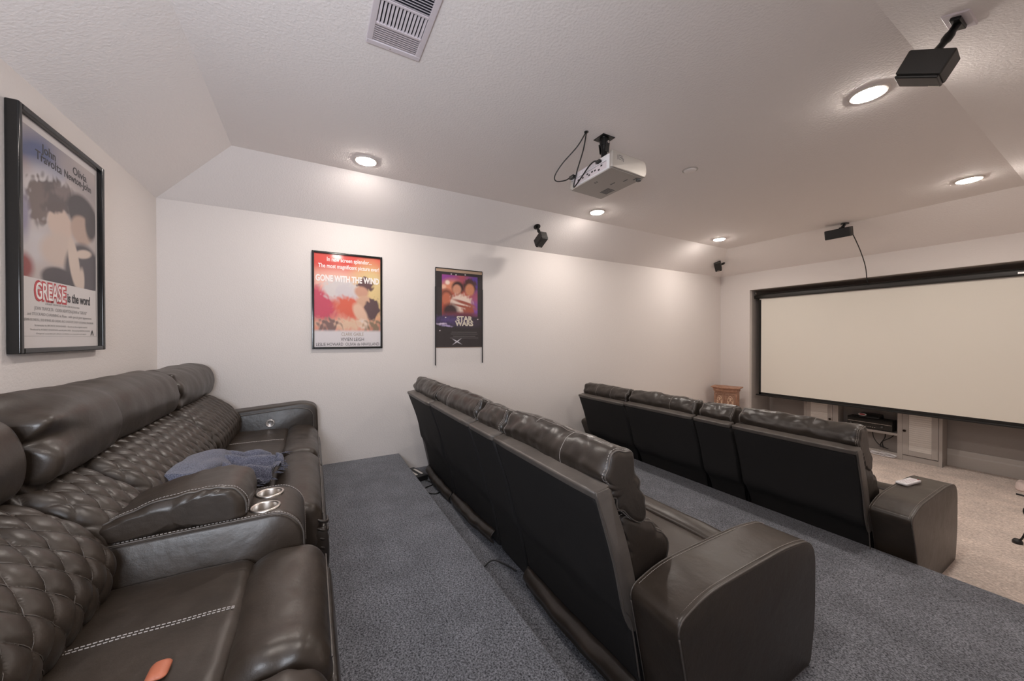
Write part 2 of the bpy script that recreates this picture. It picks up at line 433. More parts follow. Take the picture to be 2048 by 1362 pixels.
# ------------------------------------------------------------------ theatre sofas of the middle and front row
XS = [(-3.955, -3.145), (-3.112, -2.245), (-2.212, -1.872), (-1.838, -1.003)]
def make_row(label, y_off, zf, sy, sz, loose, lo=0.0):
    Y = lambda y: y_off + (y - .905) * sy
    Z = lambda z: zf + z * sz
    P = lambda pts: [(Y(a[0]), Z(a[1]), *a[2:]) for a in pts]
    t = thing('theater_sofa', label, 'sofa', (-2.45, Y(1.5), zf))
    # panel lines measured on the middle row: rear face leans back over the aisle
    rear = [(.905, .966), (.96, .80), (1.0, .68), (1.05, .48), (1.09, .41), (1.14, .16), (1.17, .03)]
    for i, (a, b) in enumerate(XS):
        narrow = i == 2
        top = .966 - (.012 if i == 0 else 0)
        pr = [(.908, top - .02, .012), (1.0, .68, .1), (1.05, .45, .06), (1.09 + lo * .7, .38, .05), (1.14 + lo, .16 + lo * 2, .1), (1.155 + lo, .05, .02), (1.25 + lo, .05, .02), (1.21 + lo, .38, .1), (1.065, .72, .1), (.965, top - .02, .012)]
        def creases(x, s, p, d, i=i, a=a, b=b):
            z = p[1]; f = max(0, 1 - abs(z - Z(.45)) / .45)
            return .006 * f * noise.noise(Vector((x * 5, z * 3, i))) + .004 * f * math.sin((x - a) * 16 + z * 11 + i)
        pan = obj('back_panel', cushion(P(pr), a, b, r=.012, n=110, m=40, smooth=False, disp=creases), 'fabric', t, True)
        # leather binding over the top edge and down the exposed end
        tr = P([(.897, top - .002, .012), (.905, top - .034, .006), (.985, top - .03, .006), (.982, top + .014, .012)])
        obj('top_binding', cushion(tr, a - .002, b + .002, r=.004, n=90, m=4, smooth=False), 'leathers', pan, True)
        if i == 3:
            gusset = P([(.980, top + .002, .01), (.903, top - .008, .01), (.995, .68, .1), (1.05, .45, .06), (1.10, .36, .05), (1.17, .37, .03), (1.13, .52, .1), (1.08, .72, .1)])
            obj('end_gusset', cushion(gusset, b, b + .006, r=.005, n=90, m=3, smooth=False), 'leathers', pan, True)
        pp = [(x, y, z) for x, (y, z) in zip([b + .007] * 6, [(Y(q[0] + .002), Z(q[1])) for q in rear[:6]])]
        if i == 3: obj('piping', tube(catmull(pp, 30), .004, 6), 'piping', pan, True)
        obj('piping', tube([(a + .01, Y(.980), Z(top + .016)), ((a + b) / 2, Y(.980), Z(top + .016)), (b - .01, Y(.980), Z(top + .016))], .004, 6), 'piping', pan, True)
        # headrest pillow
        hp = [(.972, .985), (.978, 1.045), (1.02, 1.092), (1.07, 1.103), (1.115, 1.07), (1.14, .99), (1.18, .90), (1.207, .84), (1.19, .785), (1.12, .785), (1.03, .88)]
        k = 1.0 if not narrow else .97
        pgeo = cushion(P([(q[0], (q[1] - .8) * k + .8) for q in hp]), a + .004, b - .004, r=.036, n=128, m=84, bulge=.008, wr=.012, wf=8, gather=.009, gfreq=58, glen=.085, seed=i + sy)
        pil = obj('headrest', pgeo, 'leather', t, True)
        ss = []
        for xx in ([a + (b - a) * .34, a + (b - a) * .66] if i != 2 else []):
            rg = ring_at(pgeo, 128, xx, .0006); jt = max(range(128), key=lambda j: rg[j][2])
            arc_ = [rg[j % 128] for j in range(jt - 6, jt + 40)]
            if min(arc_, key=lambda p: p[1])[1] > Y(1.02): arc_ = [rg[j % 128] for j in range(jt - 40, jt + 6)]
            ss.append(tube(arc_[::2], .0014, 5))
        rg = ring_at(pgeo, 128, (a + b) / 2, 0); jt = max(range(128), key=lambda j: rg[j][2] - .15 * rg[j][1])
        ss.append(dashes(along(pgeo, 128, jt, a + .03, b - .03, .0008), .0012, .006, .004))
        for xe in (a + .024, b - .024):
            ss.append(dashes(ring_at(pgeo, 128, xe, .0006), .0014, .008, .004))
        for q in ss: obj('stitching', q, 'stitch', pil)
        for xe in (a + .016, b - .016):
            obj('piping', tube(ring_at(pgeo, 128, xe, .0012)[::2], .0034, 6), 'leathers', pil, True)
        # lower back cushion
        lp = [(1.06, .80), (1.14, .815), (1.21, .79), (1.29, .73), (1.345, .66), (1.365, .59), (1.34, .50), (1.24, .46), (1.14, .47), (1.09, .62)]
        lgeo = cushion(P(lp), a + .012, b - .012, r=.055, n=120, m=70, bulge=.004, wr=.020, wf=7, gather=.012, gfreq=40, glen=.09, seed=i + 11)
        lc = obj('back_cushion', lgeo, 'leather', t, True)
        for xe in (a + .040, b - .040):
            obj('stitching', dashes(ring_at(lgeo, 120, xe, .0006), .0014, .008, .004), 'stitch', lc)
        for xe in (a + .028, b - .028):
            obj('piping', tube(ring_at(lgeo, 120, xe, .0012)[::2], .0034, 6), 'leathers', lc, True)
        if not narrow:
            sp = [(1.17, .44), (1.3, .475), (1.5, .480), (1.70, .478), (1.80, .465), (1.825, .44), (1.80, .30), (1.5, .27), (1.2, .29)]
            obj('seat_cushion', cushion(P(sp), a + .006, b - .006, r=.04, n=80, m=24, bulge=.0, wr=.006, wf=5, seed=i + 5), 'leather2', t, True)
            fp = [(1.815, .455), (1.85, .485), (1.92, .490), (1.965, .46), (1.985, .38), (1.985, .10), (1.93, .06), (1.86, .10), (1.83, .36)]
            obj('footrest', cushion(P(fp), a + .008, b - .008, r=.03, n=80, m=20, wr=.005, wf=6, seed=i + 8), 'leather2', t, True)
        else:
            cp = [(1.27, .05, .02), (1.27, .52, .02), (1.30, .60, .03), (1.9, .60, .08), (1.95, .52, .08), (1.95, .05, .02)]
            cn = obj('console', cushion(P(cp), a + .004, b - .004, r=.02, n=90, m=8, smooth=False), 'leather2', t, True)
            for xc in (a + .11, b - .11):
                obj('cup_ring', lathe((xc, Y(1.78), Z(.60)), [(.040, .0), (.044, .006), (.050, .004), (.052, 0.0)], close=False), 'steel', cn, True)
    # base under the seats
    obj('base', box(XS[0][0], XS[3][1], Y(1.20), Y(1.90), zf + .03, Z(.30)), 'fabric', t)
    # arms: a rounded slab, top crowned, rear leaning forward towards the floor
    armp = [(1.075, .555, .05), (1.24, .606, .16), (1.50, .612, .3), (1.84, .612, .12), (2.09, .575, .22), (2.09, .20, .2), (2.045, .0, .03), (1.20 + lo, .0, .02), (1.145 + lo, .24 + lo, .2)]
    for k, (a, b) in enumerate(((-4.145, -3.96), (-.998, -.779))):
        ar = obj('armrest', cushion(P(armp), a, b, r=.013, n=220, m=30, smooth=False, wr=.004, wf=4, seed=20 + k), 'leather2', t, True)
        D = roundpoly(P(armp), 150); ci = Vector((sum(p[0] for p in D) / 150, sum(p[1] for p in D) / 150))
        def edge(x, ins, i0, i1):
            out = []
            for p in D[i0:i1]:
                q = Vector((p[0], p[1])); d = (q - ci).normalized(); q = q - d * ins; out.append((x, q[0], q[1]))
            return out
        pts_out = edge(b - .004, .003, 0, 150); pts_in = edge(a + .004, .003, 0, 150)
        obj('piping', tube(pts_out + pts_out[:1], .0036, 6), 'piping', ar, True)
        obj('piping', tube(pts_in + pts_in[:1], .0032, 6), 'piping', ar, True)
        hi = [p for p in edge(b - .020, -.0012, 0, 150) if p[2] > Z(.545)]
        hi = sorted(hi, key=lambda p: p[1])
        lo_ = sorted([p for p in edge(a + .018, -.0012, 0, 150) if p[2] > Z(.56)], key=lambda p: p[1])
        for q in (hi, lo_): obj('stitching', dashes(q, .0011, .006, .003), 'stitch', ar)
    if loose:
        # loose leather flaps hanging from the lower rear edge of the middle row
        for a, b, za, zb, sd in ((-3.93, -3.16, .125, .10, 1), (-3.12, -2.27, .12, .17, 2), (-1.83, -1.0, .16, .16, 3)):
            n = 40; m = 9; V = []
            for i in range(n + 1):
                u = i / n; x = a + (b - a) * u
                top = za + (zb - za) * u + .012 * noise.noise(Vector((u * 4, sd, 0)))
                for j in range(m):
                    v = j / (m - 1)
                    out = -.028 * math.sin(PI * min(1, v * 1.15)) - .05 * v * (.3 + .7 * math.sin(PI * u))
                    dz = top - v * (.115 - .03 * math.sin(PI * u) )
                    V.append((x, Y(1.14) + out - .01 + .006 * noise.noise(Vector((u * 9, v * 2, sd))), zf + max(.006, dz) + (.02 * u * u * v if sd == 2 else 0)))
            F = ring_faces(m, n + 1, closed=False)
            o = obj('dust_flap', (V, F), 'leather', t, True)
            s = o.modifiers.new('s', 'SOLIDIFY'); s.thickness = .004
    return t
make_row('middle row black leather reclining sofa seen from behind, its near arm in the foreground', .905, ZM, 1.0, 1.0, True)
make_row('front row dark leather reclining sofa on the beige carpet, with a remote on its arm', 3.285, 0.0, 1.13, 1.058, False, .045)

# ------------------------------------------------------------------ back row sofa (quilted, against the back wall)
def make_quilted():
    t = thing('quilted_sofa', 'large dark brown leather sofa with diamond quilted backs against the back wall', 'sofa', (-2.2, -.55, ZU))
    A, B, CN, CC, DD = (-4.045, -3.12), (-3.10, -2.065), (-2.045, -1.705), (-1.69, -1.085), (-1.07, -.47)
    bp = [(-.70, .84), (-.60, .92), (-.558, 1.03), (-.575, 1.12), (-.655, 1.225), (-.765, 1.30), (-.90, 1.34), (-1.06, 1.34), (-1.13, 1.25), (-1.13, .90), (-.95, .80)]
    def quilt(x0, x1, seed):
        n = max(2, round((x1 - x0) / .088)); wdt = (x1 - x0) / n
        def f(x, s, p, d):
            if p[1] > 1.345 or p[0] < -1.02 or s > 1.02: return 0
            u = (x - x0) / wdt; v = s / .15
            q = abs(math.sin(PI * (u + v) )) * abs(math.sin(PI * (u - v)))
            fade = min(1, s / .05) * min(1, max(0, (1.0 - s) / .1))
            return (.020 * (q ** .24) - .016) * fade + .004 * noise.noise(Vector((x * 9, s * 9, seed)))
        return f
    for i, (a, b) in enumerate((A, B, CN, CC, DD)):
        mm = int((b - a) * 260); qg = cushion(bp, a + .003, b - .003, r=.06, n=250, m=mm, rmin=.3, disp=quilt(a, b, i))
        bc = obj('back_cushion', qg, 'leather2', t, True, label='diamond quilted back cushion')
        # seam threads lying in the diamond creases
        ap = catmull(bp, 250, True); ar_ = [0]
        for q in range(1, 250): ar_.append(ar_[-1] + (ap[q] - ap[q - 1]).length)
        nq = max(2, round((b - a) / .088)); wq = (b - a) / nq; GV = qg[0]; g = []
        for sg in (1, -1):
            for kk in range(-9, nq + 10):
                path = []
                for j in range(4, 250, 2):
                    if ar_[j] > .99: break
                    if ap[j][1] > 1.345 or ap[j][0] < -1.02: continue
                    x = a + wq * (kk - sg * ar_[j] / .15)
                    if x < a + .03 or x > b - .03:
                        if len(path) > 2: g.append(tube(path, .0013, 4))
                        path = []; continue
                    f = (x - (a + .003)) / (b - a - .006) * mm; k0 = int(f); fr = f - k0
                    p = Vector(GV[k0 * 250 + j]).lerp(Vector(GV[min(mm, k0 + 1) * 250 + j]), fr)
                    d = Vector((0, p[1] + .85, p[2] - 1.08)).normalized() * .0012
                    path.append(tuple(p + d))
                if len(path) > 2: g.append(tube(path, .0013, 4))
        obj('quilt_seams', join(*g), 'leathers', bc, True)
    hp = [(-.80, 1.31), (-.765, 1.38), (-.762, 1.45), (-.80, 1.535), (-.885, 1.578), (-1.0, 1.572), (-1.09, 1.50), (-1.11, 1.38), (-1.04, 1.31), (-.90, 1.285)]
    for i, (a, b, bl, g, dy, dz) in enumerate(((-4.14, -3.17, .0, .004, 0, 0), (-3.15, -2.20, .002, .003, 0, .012), (-2.30, -1.735, .014, .011, .012, .012), (-1.715, -1.08, .0, .004, 0, .0), (-1.07, -.47, 0, .004, 0, 0))):
        P = [(p[0] + dy, p[1] + dz) for p in hp]
        hd = obj('headrest', cushion(P, a, b, r=.045, n=120, m=70, bulge=bl, wr=.008, wf=4, gather=(.032 if i == 2 else .013 if i == 0 else g), gfreq=(38 if i == 2 else 52 if i == 0 else 34), glen=(.11 if i == 2 else .07), side=(1 if i in (0, 2) else 0), seed=40 + i), 'leather2', t, True)
        e = b - .03 if i != 1 else b - .05
        xs = a + .06 if i == 0 else a + .03
    # gathered collar between the first two headrests
    col = [(-.93 + (p[0] + .93) * .9, 1.43 + (p[1] - 1.43) * .9) for p in hp]
    obj('collar', cushion(col, -3.25, -3.09, r=.03, n=120, m=24, wr=.004, gather=.006, gfreq=70, glen=.05, seed=61), 'leather', t, True)
    # seats: pad plus rolled front bolster
    for i, (a, b) in enumerate((A, B, CC, DD)):
        z = .945 + (.0 if i < 2 else .018)
        sp = [(-.74, z - .02), (-.60, z + .006), (-.42, z + .008), (-.27, z + .004), (-.205, z - .006), (-.185, z - .06), (-.25, z - .16), (-.5, z - .18), (-.74, z - .16)]
        sc = obj('seat_cushion', cushion(sp, a + .004, b - .004, r=.03, n=110, m=34, wr=.006, wf=6, seed=i + 70), 'leather2', t, True)
        xm = (a + b) / 2
        zz = lambda y: z + .0085 - (.016 if y > -.22 else 0) - (.014 if y < -.64 else 0)
        ln = [(xm + dx, y, 0) for dx in (0,) for y in (-.68, -.6, -.5, -.4, -.3, -.24, -.205)]
        dg = []
        for dx in (-.0055, .0055):
            path = []
            for k in range(40):
                y = -.68 + .475 * k / 39
                # ride on the pad: highest point of the cushion mesh near this spot
                best = max((v.co.z + sc.matrix_basis.translation.z + ZU for v in sc.data.vertices if abs(v.co.x + t.location.x - (xm + dx)) < .03 and abs(v.co.y + t.location.y - y) < .012), default=z)
                path.append((xm + dx, y, best + .0008))
            dg.append(dashes(path, .0018, .008, .0035))
        for q in dg: obj('stitching', q, 'stitch', sc)
        bo = [(-.20, z - .10), (-.205, z - .03), (-.165, z + .010), (-.09, z + .024), (-.01, z + .010), (.040, z - .045), (.052, z - .13), (.045, z - .22), (-.05, z - .26), (-.16, z - .22)]
        bb = obj('front_bolster', cushion(bo, a + .002, b - .002, r=.06, n=100, m=40, wr=.008, wf=4.5, gather=.0035, gfreq=50, glen=.04, seed=i + 80), 'leather2', t, True)
        obj('piping', tube([(a + .03 + (b - a - .06) * k / 30, .047, z - .052) for k in range(31)], .0028, 6), 'leathers', bb, True)
        fp = [(.0, z - .14, .03), (.062, z - .10, .04), (.075, z - .2, .1), (.070, .56, .05), (.03, .52, .02), (-.03, .55, .02)]
        fr = obj('footrest', cushion(fp, a + .006, b - .006, r=.02, n=110, m=24, smooth=False, wr=.005, wf=7, seed=i + 90), 'leather', t, True)
        if i == 1:
            g = []
            for k in range(6):
                zc = .86 - k * .045
                g.append(tube(catmull([(b - .02, .01, zc + .015), (b - .01, .045, zc), (b - .03, .066, zc - .012), (b - .09, .068, zc - .008)], 14), [.003 + .006 * math.sin(PI * q / 13) for q in range(14)], 7))
            obj('gathered_pleats', join(*g), 'leather', fr, True)
    # console with two cup holders: plate cut by two cylinders
    cp = [(-.74, .50, .02), (-.74, 1.095, .02), (-.40, 1.10, .05), (-.10, 1.10, .09), (-.035, 1.03, .06), (-.022, .50, .02)]
    cn = obj('console', cushion(cp, CN[0], CN[1], r=.018, n=150, m=8, smooth=False), 'leather2', t, True)
    cups = [(-1.795, -.172), (-1.945, -.168)]
    for c in cups:
        cut = obj('cut', cyl(c, .0445, .95, 1.3, 40), 'cup')
        bm = cn.modifiers.new('b', 'BOOLEAN'); bm.operation = 'DIFFERENCE'; bm.object = cut; bm.solver = 'EXACT'
        dg = bpy.context.evaluated_depsgraph_get(); me = bpy.data.meshes.new_from_object(cn.evaluated_get(dg))
        cn.modifiers.clear(); cn.data = me; bpy.data.objects.remove(cut)
    for c in cups:
        obj('cup_holder', join(lathe((c[0], c[1], 1.10), [(.0435, -.075), (.0435, 0.0), (.0455, .0045), (.0505, .0055), (.0545, .003), (.055, -.002)], close=False), cyl(c, .0435, 1.020, 1.026, 40)), 'cup', cn, True, label='polished steel cup holder')
    D = roundpoly(cp, 150)
    top = [q for q in D if q[1] > .80 and q[0] > -.70]
    top = sorted([q for q in top if q[0] < -.05], key=lambda q: q[0]) + sorted([q for q in top if q[0] >= -.05], key=lambda q: -q[1])
    for x in (CN[0] + .018, CN[1] - .018):
        obj('stitching', dashes([(x, q[0], q[1] + .0012) for q in top], .0016, .0075, .0035), 'stitch', cn)
    obj('piping', tube([(x, q[0] + .0015, q[1] + .0015) for x in (CN[1] - .001,) for q in top], .0028, 6), 'piping', cn, True)
    lid = [(-.68, 1.10), (-.66, 1.145), (-.58, 1.185), (-.46, 1.222), (-.33, 1.236), (-.255, 1.215), (-.225, 1.17), (-.225, 1.125), (-.25, 1.098), (-.45, 1.096)]
    lg_ = cushion(lid, CN[0] + .012, CN[1] - .010, r=.045, n=140, m=70, bulge=.0, wr=.005, wf=6, gather=.0038, gfreq=85, glen=.035, seed=99)
    ld_ = obj('console_lid', lg_, 'leather2', t, True, label='padded lid armrest')
    ins = sorted([q for q in ring_at(lg_, 140, CN[1] - .034, .0015)[:-1] if q[2] > 1.115], key=lambda q: q[1])
    obj('piping', tube(ins, .0036, 6), 'leathers', ld_, True)
    obj('stitching', dashes(sorted([q for q in ring_at(lg_, 140, CN[1] - .048, .0008)[:-1] if q[2] > 1.115], key=lambda q: q[1]), .0013, .007, .003), 'stitch', ld_)
    # left arm against the side wall, with the power recline button
    ap = [(-1.10, .55, .03), (-1.10, 1.10, .05), (-.57, 1.135, .2), (-.07, 1.172, .12), (.045, 1.13, .14), (.055, .75, .2), (.03, .50, .03)]
    ar = obj('armrest', cushion(ap, -4.235, -4.035, r=.02, n=130, m=16, smooth=False, wr=.003, wf=5, seed=101), 'leather2', t, True)
    ip = [(-1.05, .58, .03), (-1.05, 1.06, .05), (-.57, 1.095, .2), (-.10, 1.132, .12), (.005, 1.09, .11), (.015, .75, .2), (.0, .60, .03)]
    pnl = obj('arm_panel', cushion(ip, -4.042, -4.026, r=.008, n=110, m=5, smooth=False), 'leather', ar, True)
    o2 = sorted([q for q in roundpoly(ip, 110) if q[1] > .8 and q[0] > -1.0], key=lambda q: q[0] - (q[1] if q[0] > -.02 else 1.2) )
    obj('piping', tube([(-4.026, q[0], q[1]) for q in o2], .004, 6), 'piping', ar, True)
    bt = xf(lathe((0, 0, 0), [(.001, .006), (.026, .006), (.0275, .008), (.034, .008), (.037, .002), (.037, -.004)]), Matrix.Translation((-4.026, -.345, 1.004)) @ Matrix.Rotation(PI / 2, 4, 'Y'))
    bb = obj('recline_button', bt, 'button', t, True, label='round silver power recline button')
    ic = xf(join(box(-.013, -.004, -.012, -.006, .006, .0068), box(.004, .013, .004, .010, .006, .0068), box(-.013, .013, -.002, .001, .006, .0068)), Matrix.Translation((-4.026, -.345, 1.004)) @ Matrix.Rotation(PI / 2, 4, 'Y'))
    obj('symbol', ic, 'black', bb)
    ap2 = [(q[0], q[1], q[2]) for q in ap]
    ar2 = obj('armrest', cushion(ap2, -.46, -.28, r=.02, n=130, m=16, smooth=False), 'leather2', t, True)
    obj('base', box(-4.1, -.45, -1.10, -.03, ZU + .03, .80), 'fabric', t)
    for x in (-4.0, -2.6, -1.2, -.5):
        for y in (-1.05, -.1):
            obj('foot', cyl((x, y), .022, ZU, ZU + .035, 16), 'black', t)
    return t
make_quilted()

# knitted throw crumpled on the seat behind the console lid
def make_throw():
    V = []; n = 90; m = 60
    # a rolled part lying toward the back, then fans of folds spreading to the front bolster
    t = thing('knit_throw', 'crumpled blue grey knitted throw on the quilted sofa seat by the console', 'throw', (-2.75, -.42, .96))
    gs = []
    roll = catmull([(-2.22, -.555, 1.125), (-2.42, -.53, 1.115), (-2.62, -.51, 1.085), (-2.80, -.49, 1.045), (-2.93, -.44, 1.01)], 50)
    g = []
    N = 40
    for i, p in enumerate(roll):
        u = i / 49; R = (.055 + .022 * math.sin(PI * u)) * (1 if u < .93 else max(.35, 1 - (u - .93) * 8)); d = (roll[min(i + 1, 49)] - roll[max(i - 1, 0)]).normalized(); a = d.cross(Vector((0, 0, 1))).normalized(); b = Vector((0, 0, 1))
        for k in range(N):
            an = 2 * PI * k / N; r = R * (1 + .16 * math.sin(an * 3 + u * 5)) + .012 * noise.noise(Vector((u * 6, math.cos(an) * 1.5, math.sin(an) * 1.5)))
            V.append(tuple(p + a * math.cos(an) * r * 1.15 + b * math.sin(an) * r * .85))
    F = ring_faces(N, 50) + [tuple(range(N - 1, -1, -1)), tuple(49 * N + k for k in range(N))]
    obj('rolled_end', (V, F), 'throw', t, True)
    V = []
    # corners of the fan in plan: along the roll, then the free edge near the front
    def edge0(u): return Vector((-2.30, -.50, 0)).lerp(Vector((-2.86, -.47, 0)), u)
    def edge1(u):
        P = catmull([(-2.40, -.30, 0), (-2.52, -.20, 0), (-2.68, -.165, 0), (-2.86, -.22, 0), (-3.08, -.36, 0)], 60)
        return P[min(59, int(u * 59))]
    for i in range(n + 1):
        u = i / n
        for j in range(m + 1):
            v = j / m; q = edge0(u).lerp(edge1(u), v)
            fold = .026 * (1 - .35 * v) * math.sin(u * 24 + 2.0 * math.sin(v * 2.5)) + .012 * math.sin(u * 47 + v * 4)
            hgt = (.050 * math.sin(PI * (.12 + .80 * v)) * (.55 + .45 * math.sin(PI * u)) + .10 * max(0, 1 - v * 2.2) * (1 - .6 * u)) + .012 * noise.noise(Vector((u * 5, v * 4, 2)))
            edge = min(1, min(u, 1 - u) / .06)
            z = .968 + max(.0, hgt + fold * 1.15 + .02) * edge + (.022 if q[1] > -.2 else 0)
            V.append((q[0], q[1] + .006 * noise.noise(Vector((u * 12, v * 3, 7))), z))
    F = [tuple(reversed(f)) for f in ring_faces(m + 1, n + 1, closed=False)]
    o = obj('fanned_folds', (V, F), 'throw', t, True)
    s = o.modifiers.new('s', 'SOLIDIFY'); s.thickness = .009; s.offset = -1
    g = []
    random.seed(4)
    for k in range(46):
        u = k / 45; p = edge1(u); d = Vector((random.uniform(-.3, .3), 1, 0)).normalized(); z0 = .985 + (.02 if p[1] > -.2 else 0)
        L = random.uniform(.018, .04)
        g.append(tube([(p[0], p[1] - .006, z0), tuple(Vector((p[0], p[1], z0 - .004)) + d * L * .5), tuple(Vector((p[0], p[1], z0 - .010)) + d * L)], .0022, 5))
    for k in range(14):
        p = Vector((-2.92 + .01 * k, -.21 - .012 * k, 1.0)); g.append(tube([tuple(p), tuple(p + Vector((-.03, .05, .008))), tuple(p + Vector((-.05 + random.uniform(-.02, .02), .085, -.006)))], .0026, 5))
    obj('fringe', join(*g), 'throw', t, True)
make_throw()
o = obj('orange_piece', cushion([(-.355, .972), (-.345, .984), (-.325, .985), (-.312, .975), (-.33, .969)], -1.225, -1.165, r=.012, n=24, m=14), 'orange', None, True, origin=(-1.195, -.333, .970))  # small orange object, not identified
tag(o, 'small orange brown plastic piece lying on the quilted sofa seat at the bottom edge', 'small item')
o.location = (-1.195, -.333, .972)

# ------------------------------------------------------------------ posters
def art_mesh(name, w, h, fn, mt, parent, nx=130):
    ny = int(nx * h / w); us = np.linspace(0, 1, nx + 1); vs = np.linspace(0, 1, ny + 1)
    U, Vv = np.meshgrid(us, vs)
    C = np.clip(fn(U, Vv, h / w), 0, 1)
    V = [tuple(mt @ Vector((u * w, v * h, 0))) for v in vs for u in us]
    F = ring_faces(nx + 1, ny + 1, closed=False)
    F = [tuple(f) for f in F]
    o = obj(name, (V, F), 'art', parent)
    a = o.data.color_attributes.new('art', 'FLOAT_COLOR', 'POINT')
    a.data.foreach_set('color', np.concatenate([C.reshape(-1, 3), np.ones((C.shape[0] * C.shape[1], 1))], 1).astype('f').ravel())
    return o
def srgb(h):
    h = h.lstrip('#'); c = np.array([int(h[i:i + 2], 16) / 255 for i in (0, 2, 4)]); return np.where(c <= .04045, c / 12.92, ((c + .055) / 1.055) ** 2.4)
class Paint:
    """soft abstract colour areas; u right, v up, both 0..1"""
    def __init__(s, U, V, asp, base):
        s.U, s.V, s.a = U, V, asp; s.C = np.ones(U.shape + (3,)) * srgb(base)
        s.n = .5 + .25 * np.sin(U * 37 + 5 * np.sin(V * 23)) + .25 * np.sin(V * 51 + 4 * np.sin(U * 31))
    def mixin(s, k, col): s.C += (srgb(col) - s.C) * np.clip(k, 0, 1)[..., None]; return s
    def ell(s, u, v, ru, rv, col, rot=0, soft=.15, rough=.0, al=1):
        x = (s.U - u); y = (s.V - v) * s.a; c, d = math.cos(rot), math.sin(rot)
        X = (x * c + y * d) / ru; Y = (-x * d + y * c) / (rv * s.a)
        r = np.sqrt(X * X + Y * Y) + rough * (s.n - .5)
        return s.mixin(al * np.clip((1 + soft - r) / (2 * soft), 0, 1), col)
    def band(s, v0, v1, col, soft=.01, al=1, u0=-1, u1=2, slope=0):
        v = s.V - slope * s.U; u = s.U
        k = np.clip((v - v0) / soft + .5, 0, 1) * np.clip((v1 - v) / soft + .5, 0, 1) * np.clip((u - u0) / soft + .5, 0, 1) * np.clip((u1 - u) / soft + .5, 0, 1)
        return s.mixin(k * al, col)
def art_one(U, V, a):       # grey, blue and red soft areas: two pale and dark rounded masses side by side
    p = Paint(U, V, a, '#b9aeab')
    p.ell(.12, .80, .42, .16, '#4d5880', .5, .5).ell(.30, .74, .25, .06, '#7c83a0', .4, .5).ell(.05, .70, .10, .07, '#6b4a55', 0, .5)
    p.ell(.26, .60, .36, .18, '#c9c3c4', .2, .4).ell(.78, .86, .35, .10, '#a39a9b', -.3, .5)
    p.ell(.40, .62, .27, .125, '#5a5050', .15, .16, .5).ell(.20, .52, .13, .15, '#6e605c', .1, .2, .5).ell(.52, .70, .14, .05, '#766a68', .2, .3, .5)
    p.ell(.47, .44, .16, .125, '#cbb5a8', 0, .12).ell(.40, .55, .15, .04, '#564a48', .3, .3, .4)
    p.ell(.80, .60, .24, .155, '#403a3d', -.15, .12).ell(.78, .47, .17, .115, '#b49b8d', .05, .12).ell(.92, .55, .09, .13, '#423c3e', 0, .2)
    p.ell(.14, .22, .24, .12, '#c5c0c2', .3, .4).ell(.03, .06, .12, .09, '#8d3a38', .2, .3).ell(.05, .40, .06, .14, '#8f8aa2', 0, .5)
    p.ell(.46, .25, .24, .12, '#c7b5aa', .2, .2).ell(.80, .14, .28, .22, '#4b464b', .2, .10).ell(.45, .03, .22, .085, '#403a3f', 0, .12)
    p.ell(.66, .18, .075, .20, '#cdbbae', .25, .12).ell(.80, .28, .13, .035, '#cdbbae', .2, .2).ell(.76, .04, .05, .12, '#cdbbae', -.1, .2)
    return p.C
def art_two(U, V, a):       # red, rose, white and ochre soft areas
    p = Paint(U, V, a, '#d98a76')
    p.ell(.5, 1.0, .9, .20, '#cf3f33', 0, .25).ell(.25, .70, .40, .12, '#e6b5a5', .2, .6).ell(.86, .62, .30, .30, '#d8bd86', .1, .4)
    p.ell(.08, .46, .22, .20, '#c2445c', .5, .25, .3).ell(.40, .62, .28, .13, '#cfc6c4', -.15, .18, .35).ell(.48, .52, .16, .18, '#c9c0c2', .25, .2, .4)
    p.ell(.55, .42, .28, .11, '#d25e45', -.4, .25, .3).ell(.76, .70, .13, .075, '#5c3c3f', -.3, .14, .4).ell(.70, .61, .11, .06, '#c4937c', -.3, .2)
    p.ell(.74, .50, .12, .07, '#c99f85', .4, .2).ell(.86, .41, .13, .125, '#584042', -.2, .14, .4).ell(.68, .37, .09, .12, '#d9b29a', .5, .2)
    p.ell(.72, .25, .10, .05, '#ddd4d0', -.3, .2, .4).ell(.45, .24, .45, .06, '#d9b79c', 0, .5, .8).ell(.20, .22, .14, .075, '#7c5f5a', .2, .4, 1.2).ell(.90, .22, .12, .06, '#86705a', .1, .5, 1.3)
    p.band(-1, .175, '#d6cfd1', .03, slope=.0)
    return p.C
